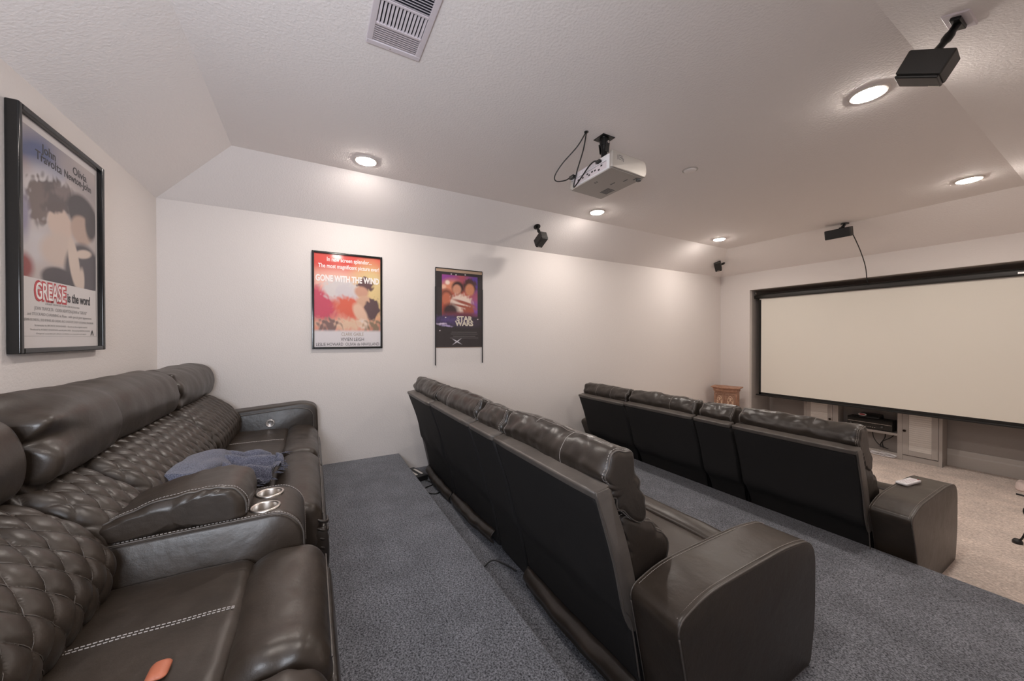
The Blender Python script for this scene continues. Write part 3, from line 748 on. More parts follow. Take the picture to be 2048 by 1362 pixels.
def art_three(U, V, a):     # violet to orange panel inside a charcoal border
    p = Paint(U, V, a, '#2c2526')
    q = Paint(U, V, a, '#b4533e')
    q.ell(.22, .90, .25, .10, '#8e3f8f', .2, .5).ell(.86, .88, .22, .14, '#5a3d92', -.2, .6).ell(.30, .82, .18, .08, '#d98a6a', .2, .5).ell(.24, .86, .045, .028, '#f0d8c8', 0, .4).ell(.16, .80, .05, .03, '#e8b49a', 0, .4)
    q.ell(.86, .50, .20, .14, '#7a4aa0', .1, .6).ell(.72, .83, .15, .10, '#4a2c28', 0, .2, .3).ell(.72, .78, .10, .08, '#c4805e', 0, .2).ell(.46, .80, .13, .085, '#3c2424', 0, .2).ell(.44, .775, .09, .065, '#cc8f74', 0, .2)
    q.ell(.22, .67, .13, .10, '#7e4636', 0, .25).ell(.22, .64, .095, .085, '#bf6a4e', 0, .2).ell(.54, .58, .24, .13, '#e2cabc', -.2, .2, .3).ell(.60, .60, .24, .02, '#9a4a3a', -.25, .4).ell(.56, .55, .2, .015, '#9a4a3a', -.2, .4)
    q.ell(.30, .48, .16, .10, '#3a2426', .2, .3).ell(.70, .50, .14, .07, '#a0503c', .3, .4, .6).ell(.5, .43, .5, .04, '#6c3140', 0, .5)
    k = np.clip((U - .12) / .01, 0, 1) * np.clip((.90 - U) / .01, 0, 1) * np.clip((V - .40) / .03, 0, 1) * np.clip((.965 - V) / .006, 0, 1)
    p.C += (q.C - p.C) * k[..., None]
    p.ell(.30, .36, .30, .05, '#55407a', 0, .7, .6, .8).ell(.65, .33, .28, .05, '#4a3a55', 0, .8, 0, .6)
    p.ell(.12, .31, .08, .012, '#c9b9cf', .05, .5, .8).ell(.22, .285, .10, .010, '#a99ac2', -.1, .6, .8).ell(.44, .075, .09, .006, '#d8d4dc', .6, .5).ell(.44, .075, .09, .006, '#d8d4dc', -.5, .5)
    for (u, v) in ((.32, .975), (.42, .97), (.62, .98), (.9, .38), (.08, .22), (.2, .395)): p.ell(u, v, .012, .006, '#e8dce0', 0, .6)
    return p.C
def basis(o, right, up, out): 
    m = Matrix.Identity(4)
    for i, v in enumerate((right, up, out)):
        for j in range(3): m[j][i] = v[j]
    return Matrix.Translation(o) @ m
def off(mt, x, y, z=0): return mt @ Matrix.Translation((x, y, z))

# poster on the back wall (black deep frame)
def poster_back():
    x0, x1, z0, z1 = -2.475, -3.235, 1.728, 2.865; wd = x0 - x1; ht = z1 - z0
    t = thing('framed_poster', 'large poster in a thick glossy black frame on the back wall above the quilted sofa', 'poster', ((x0 + x1) / 2, YB, z0))
    mt = basis((x0, YB, z0), (-1, 0, 0), (0, 0, 1), (0, 1, 0))
    fr = join(*[xf(box(a, b, c, d, 0, .045), mt) for a, b, c, d in ((0, .026, 0, ht), (wd - .026, wd, 0, ht), (.026, wd - .026, 0, .026), (.026, wd - .026, ht - .026, ht))])
    obj('frame', fr, 'gloss', t, bevel=.006, bseg=3)
    pw0, pw1, ph0, ph1 = .026, wd - .026, .026, ht - .026
    obj('sheet', xf(box(pw0, pw1, ph0, ph1, .006, .018), mt), 'paper', t)
    m2 = off(mt, pw0, ph0, .0182); W = pw1 - pw0; H = ph1 - ph0
    pm = off(m2, .022, .31 * H, .0004)
    aw = W - .044; ah = H * .655
    art_mesh('printed_picture', aw, ah, art_one, pm, t)
    ln = join(*[xf(box(a, b, c, d, 0, .0005), m2) for a, b, c, d in ((.018, .0195, .055, H - .02), (W - .0195, W - .018, .055, H - .02), (.018, W - .018, .055, .0565))])
    obj('print_border', ln, 'inkg', t)
    text('lettering', 'John', .062, off(m2, .245, H - .118, .001), 'ink', t, bold=.0006)
    text('lettering', 'Travolta', .062, off(m2, .245, H - .165, .001), 'ink', t, bold=.0006)
    text('lettering', 'Olivia', .060, off(m2, .520, H - .118, .001), 'ink', t, bold=.0006)
    text('lettering', 'Newton-John', .056, off(m2, .505, H - .165, .001), 'ink', t, bold=.0006, maxw=.265)
    text('title_lettering', 'GREASE', .125, off(m2, .252, .235, .0008), 'red', t, bold=.0085, maxw=.262, label='red outline lettering')
    text('title_lettering', 'GREASE', .118, off(m2, .252, .238, .0016), 'whiteink', t, bold=.001, maxw=.238, label='white lettering')
    text('lettering', 'is the word', .070, off(m2, .505, .243, .001), 'ink', t, bold=.0015, maxw=.225)
    for s, y, sz, mw in (('A ROBERT STIGWOOD / ALLAN CARR PRODUCTION', .213, .014, .30), ('JOHN TRAVOLTA   OLIVIA NEWTON-JOHN in "GREASE"', .184, .024, .46), ('and STOCKARD CHANNING as Rizzo   with special guest appearances', .157, .020, .56), ('JOAN BLONDELL, EDD BYRNES, SID CAESAR, ALICE GHOSTLEY, DODY GOODMAN, SHA-NA-NA', .130, .017, .60), ('Screenplay by BRONTE WOODARD   Based on the original musical', .105, .013, .46), ('Produced by ROBERT STIGWOOD and ALLAN CARR   Directed by RANDAL KLEISER', .084, .012, .52), ('Original soundtrack album available on records and tapes', .066, .010, .44)):
        text('credit_lines', s, sz, off(m2, W / 2, y, .001), 'inkg', t, maxw=mw, extr=.0001)
    mk = [(0, 0), (.010, .024), (.017, .034), (.024, .024), (.034, 0), (.027, 0), (.017, .018), (.007, 0)]
    obj('corner_mark', ([tuple(off(m2, W - .085, .062, .0012) @ Vector((x, y, 0))) for x, y in mk], [(0, 1, 6, 7), (1, 2, 6), (2, 3, 6), (3, 4, 5, 6)]), 'ink', t)
    obj('glazing', xf(box(pw0, pw1, ph0, ph1, .026, .0275), mt), 'glass', t)
poster_back()
def poster_red():
    y0, y1, z0, z1 = 0.0, .692, 1.688, 2.708; wd = y1 - y0; ht = z1 - z0
    t = thing('framed_poster', 'red poster in a thin dark frame on the left wall with lamp glare', 'poster', (XL, (y0 + y1) / 2, z0))
    mt = basis((XL, y0, z0), (0, 1, 0), (0, 0, 1), (1, 0, 0))
    fr = join(*[xf(box(a, b, c, d, 0, .024), mt) for a, b, c, d in ((0, .021, 0, ht), (wd - .021, wd, 0, ht), (.021, wd - .021, 0, .021), (.021, wd - .021, ht - .021, ht))])
    obj('frame', fr, 'gloss', t, bevel=.004, bseg=3)
    obj('sheet', xf(box(.021, wd - .021, .021, ht - .021, .004, .010), mt), 'paper', t)
    W = wd - .042; H = ht - .042; m2 = off(mt, .021, .021, .0102)
    art_mesh('printed_picture', W, H, art_two, off(m2, 0, 0, .0004), t)
    text('lettering', 'In new screen splendor...', .062, off(m2, W * .52, H - .075, .001), 'whiteink', t, bold=.001, maxw=.44)
    text('lettering', 'The most magnificent picture ever!', .060, off(m2, W * .52, H - .145, .001), 'whiteink', t, bold=.001, maxw=.60)
    text('title_lettering', 'GONE WITH THE WIND', .090, off(m2, W * .5, H - .285, .001), 'whiteink', t, bold=.0035, maxw=.625)
    text('lettering', 'CLARK GABLE', .050, off(m2, W * .56, .117, .001), 'goldink', t, maxw=.22)
    text('lettering', 'VIVIEN LEIGH', .050, off(m2, W * .56, .062, .001), 'ink', t, maxw=.23)
    text('lettering', 'LESLIE HOWARD  OLIVIA de HAVILLAND', .048, off(m2, W * .5, .010, .001), 'ink', t, maxw=.62)
    obj('glazing', xf(box(.021, wd - .021, .021, ht - .021, .016, .0172), mt), 'glass', t)
poster_red()
def poster_violet():
    y0, y1 = 1.306, 1.927; zt, zb = 2.662, 1.470; wd = y1 - y0
    t = thing('hanging_poster', 'violet and charcoal poster in a broken clear sleeve with side rails hanging below it', 'poster', (XL, (y0 + y1) / 2, zb))
    mt = basis((XL, y0, zb), (0, 1, 0), (0, 0, 1), (1, 0, 0)); H = zt - zb
    obj('backing', xf(box(.008, wd - .004, .213, H - .006, .001, .0045), mt), 'stripwood', t, label='pale brown backing showing above the print')
    ph0, ph1 = .218, H - .045
    obj('sheet', xf(box(.006, wd - .002, ph0, ph1, .0046, .0056), mt), 'ink', t)
    W = wd - .008; Hh = ph1 - ph0; m2 = off(mt, .006, ph0, .0058)
    art_mesh('printed_picture', W, Hh, art_three, m2, t)
    text('title_lettering', 'STAR', .082, off(m2, W * .60, Hh * .355, .0006), 'cream', t, bold=.004, maxw=.215)
    text('title_lettering', 'WARS', .082, off(m2, W * .60, Hh * .290, .0006), 'cream', t, bold=.004, maxw=.245)
    for y, mw in ((.20, .34), (.175, .36), (.145, .30), (.122, .38)):
        obj('credit_lines', xf(box(W * .60 - mw / 2, W * .60 + mw / 2, Hh * y, Hh * y + .0025, 0, .0003), off(m2, 0, 0, .0004)), 'inkg', t)
    obj('top_rail', xf(box(0, wd, H - .010, H, 0, .012), mt), 'black', t, bevel=.002)
    obj('side_rail', xf(box(-.006, .004, 0, H - .235, .001, .014), mt), 'black', t, bevel=.002)
    obj('side_rail', xf(box(-.003, .003, H - .235, H - .01, .001, .008), mt), 'black', t)
    obj('side_rail', xf(box(wd - .004, wd + .006, .012, H - .235, .001, .014), mt), 'black', t, bevel=.002)
    obj('side_rail', xf(box(wd - .003, wd + .003, H - .235, H - .01, .001, .008), mt), 'black', t)
    obj('clear_sleeve', xf(box(.004, wd - .004, .02, H - .24, .0085, .0093), mt), 'glass', t)
poster_violet()

# ------------------------------------------------------------------ speakers
def speaker(label, cat_loc, size, rot, mount, arm_mid, face='grille', badge=True, plate=.045, normal=(0, 0, 1), group=None, name='ceiling_speaker', white_plate=False, badge_corner=False):
    """box of size (w,d,h) centred at cat_loc, turned by rot (Euler); local -y is the front"""
    t = thing(name, label, 'speaker', mount, group)
    mt = Matrix.Translation(cat_loc) @ Matrix(rot).to_4x4(); w_, d_, h_ = size
    cb = obj('cabinet', xf(box(-w_ / 2, w_ / 2, -d_ / 2 + .008, d_ / 2, -h_ / 2, h_ / 2), mt), 'satin', t, bevel=.008, bseg=3)
    gr = obj('grille', xf(box(-w_ / 2 + .004, w_ / 2 - .004, -d_ / 2 - .006, -d_ / 2 + .009, -h_ / 2 + .004, h_ / 2 - .004), mt), 'black', t, bevel=.006, bseg=3)
    if badge:
        bw = .020
        cx = (w_ / 2 - .03) if badge_corner else 0
        obj('badge', xf(box(cx - bw, cx + bw, -d_ / 2 - .0075, -d_ / 2 - .0055, -h_ / 2 + .014, -h_ / 2 + .022), mt), 'steel', gr, bevel=.001)
    nrm = Vector(normal).normalized(); q = nrm.to_track_quat('Z', 'Y').to_matrix().to_4x4(); pm = Matrix.Translation(mount) @ q
    if white_plate:
        obj('wall_plate', xf(box(-.075, .075, -.045, .045, -.010, .003), pm), 'vent', t, bevel=.003)
        obj('mount_foot', xf(box(-.055, .055, -.018, .018, -.024, -.009), pm), 'blackm', t, bevel=.003)
    else:
        obj('mount_foot', xf(join(cyl((0, 0), plate, -.009, .002, 28)), pm), 'blackm', t, bevel=.002)
    c = Vector(cat_loc); mm = Vector(mount) - nrm * .01
    top = mt @ Vector((0, d_ * .25, h_ / 2 - .004))
    back = mt @ Vector((0, d_ / 2 - .004, h_ * .1)) if arm_mid == 'back' else top
    obj('arm', tube(catmull([tuple(mm), tuple(mm.lerp(back, .45) - nrm * .015), tuple(back)], 14), [.016] * 5 + [.020] * 3 + [.015] * 6, 12), 'blackm', t, True)
    return t
sl = Vector((.336, 0, -.6)).normalized()      # left slope normal, into the room
def nrm_up(v): return (-v[0], -v[1], -v[2])
speaker('small black speaker on the left slope above the violet poster', (-3.80, 2.54, 3.051), (.097, .107, .178), ((.029, -.455, .89), (1.0, .015, -.025), (-.002, .89, .455)), (-3.868, 2.525, 3.232), 'back', normal=(-.336, 0, .6), group='small satellite speakers')
speaker('small black speaker high in the front left corner by the screen', (-3.95, 6.575, 3.142), (.108, .113, .182), ((.91, -.374, .181), (.402, .682, -.611), (.106, .628, .771)), (-3.94, 6.72, 3.196), 'back', normal=(-.336, 0, .6), group='small satellite speakers', plate=.04)
t = speaker('long black centre speaker hanging above the projection screen', (-2.115, 6.30, 3.235), (.277, .112, .125), ((.999, -.044, .004), (.044, .973, -.228), (.006, .228, .974)), (-2.06, 6.335, 3.36), 'top', normal=(0, 0, 1), badge=False)
speaker('big black speaker on a bracket at the top right of the ceiling', (-.545, 2.60, 3.109), (.171, .111, .125), ((.864, .496, .086), (.088, .020, -.996), (-.495, .868, -.026)), (-.452, 2.655, 3.294), 'back', normal=(.336, 0, .94), white_plate=True, badge_corner=True)

# speaker cable from the centre speaker to the screen housing
o = obj('speaker_cable', tube(catmull([(-1.985, 6.36, 3.20), (-1.99, 6.62, 3.02), (-2.03, 6.95, 2.83), (-2.09, 7.22, 2.66), (-2.095, 7.33, 2.60)], 30), .006, 7), 'black', None, True, origin=(-1.985, 6.36, 3.20))
tag(o, 'thin dark cable hanging from the centre speaker to the screen housing', 'cable')

# ------------------------------------------------------------------ projector
def make_projector():
    t = thing('projector', 'white and silver video projector hanging from the ceiling', 'projector', (-2.105, 2.0, ZC))
    cx, cy, cz = -2.005, 1.925, 3.008
    mt = Matrix.Translation((cx, cy, cz)) @ Matrix.Rotation(math.radians(-1.5), 4, 'X')
    w_, d_, h_ = .455, .325, .115
    def prof(x0, x1, sc=1.0, n=14):       # rounded side section: bulging ends seen along y
        V = []; P = [(-d_ / 2, -h_ / 2, .006), (d_ / 2 - .01, -h_ / 2, .012), (d_ / 2 + .012, -h_ / 2 + .04, .03), (d_ / 2, h_ / 2 - .01, .02), (d_ / 2 - .05, h_ / 2, .05), (-d_ / 2 + .02, h_ / 2, .02), (-d_ / 2, h_ / 2 - .012, .01)]
        return cushion(P, x0, x1, r=.006, n=90, m=6, smooth=False)
    obj('body', xf(prof(-w_ / 2 + .03, w_ / 2 - .03), mt), 'white', t, True)
    for s in (-1, 1):
        a, b = (w_ / 2 - .031, w_ / 2) if s > 0 else (-w_ / 2, -w_ / 2 + .031)
        P = [(-d_ / 2 - .002, -h_ / 2 - .002, .006), (d_ / 2 + .0, -h_ / 2 - .002, .02), (d_ / 2 + .016, -h_ / 2 + .045, .04), (d_ / 2, h_ / 2, .03), (-d_ / 2 - .002, h_ / 2 + .002, .012)]
        ec = obj('side_cover', xf(cushion(P, a, b, r=.012, n=90, m=14, smooth=False), mt), 'silver', t, True)
        if s > 0:
            # squared maker's mark pressed into the side cover
            g = [box(w_ / 2 - .001, w_ / 2 + .0008, y0, y1, z0, z1) for y0, y1, z0, z1 in ((-.115, -.112, -.0, .032), (-.104, -.101, .004, .034), (-.101, -.085, .004, .007), (-.101, -.085, .031, .034), (-.092, -.074, .016, .019), (-.085, -.082, .016, .034), (-.074, -.071, -.002, .034), (-.071, -.060, .014, .017), (-.062, -.059, -.004, .016))]
            obj('pressed_mark', xf(join(*g), mt), 'grey', ec)
    obj('bottom_cover', xf(box(-w_ / 2 + .012, w_ / 2 - .012, -d_ / 2 + .004, d_ / 2 - .01, -h_ / 2 - .006, -h_ / 2 + .004), mt), 'silver', t, bevel=.003)
    g = [box(a, b, c, d, -h_ / 2 - .0072, -h_ / 2 - .005) for a, b, c, d in ((.02, .065, .02, .028), (.11, .15, .06, .068), (.165, .20, .10, .108), (-.02, -.012, -.10, -.085), (.0, .006, -.10, -.085))]
    g += [box(-.12 + i * .012, -.115 + i * .012, .05, .12, -h_ / 2 - .0072, -h_ / 2 - .005) for i in range(8)]
    obj('vent_slots', xf(join(*g), mt), 'grey', t)
    rp = join(box(-w_ / 2 + .05, w_ / 2 - .055, -d_ / 2 - .0012, -d_ / 2 + .002, -h_ / 2 + .012, h_ / 2 - .055))
    obj('connector_panel', xf(rp, mt), 'vent', t)
    g = [box(x - .008, x + .008, -d_ / 2 - .003, -d_ / 2 + .001, z - .005, z + .005) for x, z in ((-.12, -.02), (-.07, -.022), (-.02, -.015), (.0, -.03), (.03, -.018), (.06, -.02), (.125, -.012), (.10, -.032))]
    obj('sockets', xf(join(*g), mt), 'black', t)
    g = [box(-w_ / 2 + .06 + i * .017, -w_ / 2 + .070 + i * .017, -d_ / 2 - .0025, -d_ / 2 + .001, .012, .045) for i in range(16)]
    obj('rear_louvers', xf(join(*g), mt), 'vent', t)
    obj('lip', xf(box(-w_ / 2 + .03, w_ / 2 - .055, -d_ / 2 - .010, -d_ / 2 + .002, .001, .006), mt), 'white', t, bevel=.001)
    obj('lens_barrel', xf(cyl((0, 0), .034, -.018, .02, 30), mt @ Matrix.Translation((.12, d_ / 2 + .01, 0)) @ Matrix.Rotation(PI / 2, 4, 'X')), 'black', t, bevel=.004)
    obj('foot', xf(cyl((.19, d_ / 2 - .03), .018, -h_ / 2 - .018, -h_ / 2 - .004, 20), mt), 'grey', t, bevel=.003)
    mx, my = -2.105, 2.0
    pl = obj('ceiling_plate', join(box(mx - .055, mx + .055, my - .06, my - .035, ZC - .005, ZC), box(mx - .055, mx + .055, my + .035, my + .06, ZC - .005, ZC), box(mx - .055, mx - .03, my - .036, my + .036, ZC - .005, ZC), box(mx + .03, mx + .055, my - .036, my + .036, ZC - .005, ZC), box(mx - .031, mx + .031, my - .012, my + .012, ZC - .005, ZC)), 'blackm', t)
    obj('swivel', join(cyl((mx, my), .034, ZC - .060, ZC - .004, 24, .036), cyl((mx, my), .022, ZC - .10, ZC - .055, 24, .030)), 'blackm', t, bevel=.003)
    for s in (-1, 1):
        obj('bracket_arm', xf(box(-.004, .004, -.02, .02, -.06, .02), Matrix.Translation((mx + s * .036, my, ZC - .055)) @ Matrix.Rotation(s * .15, 4, 'Y')), 'blackm', t, bevel=.002)
        obj('bolt', xf(cyl((0, 0), .011, -.006, .006, 16), Matrix.Translation((mx + s * .042, my, ZC - .045)) @ Matrix.Rotation(PI / 2, 4, 'Y')), 'steel', t, bevel=.001)
    obj('lower_plate', box(mx - .07, mx + .07, my - .07, my + .07, cz + h_ / 2 - .002, cz + h_ / 2 + .008), 'blackm', t)
    obj('column', cyl((mx, my), .024, cz + h_ / 2, ZC - .085, 20), 'blackm', t)
    # cables: entry in the ceiling, one wide loop and one drop to the sockets
    e = (-2.104, 1.815, ZC); yb = cy - d_ / 2
    o1 = obj('power_cable', tube(catmull([e, (-2.16, 1.78, 3.27), (-2.27, 1.72, 3.17), (-2.33, 1.69, 3.09), (-2.31, 1.69, 3.04), (-2.24, 1.72, 3.025), (-2.185, yb - .03, 3.028), (-2.165, yb, 3.028)], 50), .0046, 8), 'black', None, True, origin=e)
    tag(o1, 'black cable looping wide from the ceiling to the back of the projector', 'cable')
    obj('plug', box(-2.20, -2.15, yb - .035, yb - .002, 3.018, 3.042), 'black', o1, bevel=.004)
    e2 = (-2.098, 1.815, ZC)
    o2 = obj('video_cable', tube(catmull([e2, (-2.105, 1.79, 3.22), (-2.13, 1.75, 3.06), (-2.15, 1.735, 2.955), (-2.135, 1.735, 2.945), (-2.06, 1.735, 2.985), (-1.98, 1.735, 3.03), (-1.93, 1.735, 3.042), (-1.90, yb - .02, 3.035), (-1.885, yb, 3.03)], 60), .005, 8), 'black', None, True, origin=e2)
    tag(o2, 'black cable dropping straight below the projector then folding up into it', 'cable')
    obj('plug', box(-1.915, -1.875, yb - .028, yb - .002, 3.022, 3.04), 'black', o2, bevel=.004)
    obj('ceiling_grommet', cyl((-2.10, 1.815), .016, ZC - .006, ZC + .001, 16), 'black', o2)
make_projector()

# ------------------------------------------------------------------ projection screen in the niche
def make_screen():
    y = 7.32; x0, x1 = -3.612, -.50
    t = thing('projection_screen', 'wide pull down projection screen with black borders in the wall niche', 'projection screen', ((x0 + x1) / 2, y, 2.60))
    obj('fabric', box(x0 + .035, x1 - .035, y - .0006, y + .0006, .79, 2.535), 'screen', t)
    g = join(box(x0, x0 + .036, y - .001, y + .001, .75, 2.535), box(x1 - .036, x1, y - .001, y + .001, .75, 2.535), box(x0, x1, y - .001, y + .001, .75, .792))
    obj('border', g, 'screenb', t)
    obj('bottom_bar', box(x0 - .045, x1 + .045, y - .014, y + .014, .728, .752), 'black', t, bevel=.004)
    hz = [(y - .045, 2.535, .02), (y - .045, 2.61, .03), (y + .02, 2.625, .02), (y + .045, 2.60, .02), (y + .045, 2.53, .02)]
    obj('housing', cushion(hz, x0 - .07, x1 + .07, r=.012, n=60, m=6, smooth=False), 'satin', t, True)
    for x in (x0 - .055, x1 + .055):
        obj('hanger', tube([(x, y, 2.615), (x - .004, y, 2.65), (x, y, NZ - .004)], .005, 6), 'steel', t, True)
    obj('white_leader', box(x0 + .01, x1 - .01, y - .003, y + .003, 2.52, 2.537), 'louver', t)
    obj('maker_plate', box(-.79, -.70, y - .049, y - .044, 2.556, 2.578), 'steel', t, bevel=.001)
make_screen()

# ------------------------------------------------------------------ louvred media cabinet in the niche
def make_cabinet():
    x0, x1, yf, yb, zt = -3.03, -1.425, 7.646, 7.872, .80
    t = thing('media_cabinet', 'grey painted media cabinet with white louvred doors under the screen', 'cabinet', ((x0 + x1) / 2, yf, 0))
    g = [box(x0, x0 + .02, yf, yb, 0, zt), box(x1 - .02, x1, yf, yb, 0, zt), box(-2.60, -2.56, yf, yb, 0, zt), box(-1.86, -1.82, yf, yb, 0, zt), ]
    for q in g: obj('side_panel', q, 'cab', t, bevel=.002)
    obj('back_panel', box(x0 + .02, x1 - .02, yb - .008, yb, .0, zt), 'niche', t)
    obj('top', box(x0 - .015, x1 + .015, yf - .015, yb, zt, zt + .03), 'cab', t, bevel=.004)
    obj('plinth', box(x0, x1, yf - .004, yf + .03, 0, .075), 'cab', t, bevel=.003)
    obj('shelf', box(-2.56, -1.86, yf - .002, yb - .01, .335, .372), 'cab', t, bevel=.002)
    obj('face_frame', join(box(x0, -2.995, yf - .012, yf, .0, zt), box(-2.63, -2.555, yf - .012, yf, 0, zt), box(-1.865, -1.81, yf - .012, yf, 0, zt), box(-1.46, x1, yf - .012, yf, 0, zt)), 'cab', t, bevel=.002)
    for a, b, kn in ((-2.993, -2.632, -2.655), (-1.808, -1.462, -1.785)):
        s = .062
        d = obj('door', join(box(a, a + s, yf - .018, yf - .001, .085, .775), box(b - s, b, yf - .018, yf - .001, .085, .775), box(a + s, b - s, yf - .018, yf - .001, .085, .155), box(a + s, b - s, yf - .018, yf - .001, .715, .775), box(a + s, b - s, yf - .004, yf - .001, .15, .72)), 'cab', t, bevel=.002)
        lv = [xf(box(a + s, b - s, -.0140, .0140, -.0015, .0015), Matrix.Translation((0, yf - .010, .165 + .0298 * k)) @ Matrix.Rotation(math.radians(98), 4, 'X')) for k in range(19)] + [box(a + s, b - s, yf - .0075, yf - .0045, .15, .72)]
        obj('louver_panel', join(*lv), 'louver', d)
        kx = kn
        obj('knob', xf(lathe((0, 0, 0), [(.004, 0), (.006, .012), (.016, .018), (.018, .026), (.012, .030), (.001, .028)]), Matrix.Translation((kx, yf - .017, .44)) @ Matrix.Rotation(PI / 2, 4, 'X')), 'knob', d, True)
        hx = a + .004 if kn == -2.655 else b - .004
        for z in (.17, .67): obj('hinge', cyl((hx, yf - .020), .005, z - .028, z + .028, 10), 'cab', d)
make_cabinet()
def make_receiver():
    x0, x1, y0, y1, z = -2.44, -1.92, 7.59, 7.84, .372
    t = thing('av_receiver', 'black stereo receiver on the middle shelf of the media cabinet', 'receiver', ((x0 + x1) / 2, (y0 + y1) / 2, z))
    y0 = 7.652
    for x in (x0 + .05, x1 - .05):
        for y in (y0 + .03, y1 - .03): obj('foot', cyl((x, y), .018, z, z + .014, 14), 'black', t)
    obj('case', box(x0, x1, y0, y1, z + .012, z + .168), 'satin', t, bevel=.004)
    fp = obj('front_panel', box(x0, x1, y0 - .008, y0 + .002, z + .016, z + .166), 'gloss', t, bevel=.003)
    obj('trim_strip', box(x0 + .005, x1 - .005, y0 - .0095, y0 - .007, z + .098, z + .103), 'steel', fp)
    for x in (x0 + .045, x1 - .11): obj('dial', xf(cyl((0, 0), .014, 0, .014, 24), Matrix.Translation((x, y0 - .008, z + .06)) @ Matrix.Rotation(PI / 2, 4, 'X')), 'grey', t, bevel=.002)
    obj('button_row', join(*[box(x0 + .12 + i * .025, x0 + .132 + i * .025, y0 - .011, y0 - .007, z + .035, z + .041) for i in range(9)]), 'steel', fp)
    b = thing('router_box', 'small black box with a pale rimmed oval tag on top of the receiver', 'router', (-2.20, 7.74, z + .168))
    obj('case', xf(cushion([(7.66, .54), (7.66, .575), (7.70, .60), (7.82, .60), (7.83, .54)], -2.31, -2.06, r=.02, n=40, m=10), Matrix.Translation((0, 0, .0015))), 'black', b, True)
    ov = obj('oval_tag', xf(lathe((0, 0, 0), [(.001, .003), (.026, .003), (.030, .004), (.034, 0.0)]), Matrix.Translation((-2.26, 7.652, .588)) @ Matrix.Rotation(PI / 2 - .5, 4, 'X') @ Matrix.Diagonal((1.5, .6, 1, 1))), 'whiteink', b, True)
    obj('oval_centre', xf(lathe((0, 0, 0), [(.001, .0042), (.022, .0042), (.024, .002)]), Matrix.Translation((-2.26, 7.652, .588)) @ Matrix.Rotation(PI / 2 - .5, 4, 'X') @ Matrix.Diagonal((1.5, .5, 1, 1))), 'red', ov, True)
    g = thing('wire_bundle', 'black wires hanging below the receiver in the open bay of the cabinet', 'cable', (-2.02, 7.80, .20))
    for k, pth in enumerate(([(-2.05, 7.855, .335), (-2.045, 7.82, .25), (-2.07, 7.80, .17), (-2.06, 7.82, .085)], [(-1.93, 7.855, .335), (-1.97, 7.80, .27), (-2.05, 7.79, .20), (-2.09, 7.82, .15), (-2.10, 7.84, .085)], [(-2.2, 7.855, .335), (-2.17, 7.81, .22), (-2.1, 7.80, .12), (-2.0, 7.8, .082)])):
        obj('wire', tube(catmull(pth, 24), .006, 6), 'black', g, True)
    random.seed(3)
    p = []
    for k in range(60):
        a = k * .62; r = .055 + .03 * math.sin(k * .9); p.append((-2.00 + r * 1.7 * math.cos(a) + .03 * math.sin(k * .31), 7.585 + r * .55 * math.sin(a) * .8 , .008 + .0009 * k + .006 * math.sin(k * 1.7)))
    o = obj('white_cable', tube(catmull(p, 420), .0042, 6), 'white', None, True, origin=(-2.0, 7.585, 0)); tag(o, 'tangle of white cable on the carpet in front of the open cabinet bay', 'cable')
make_receiver()

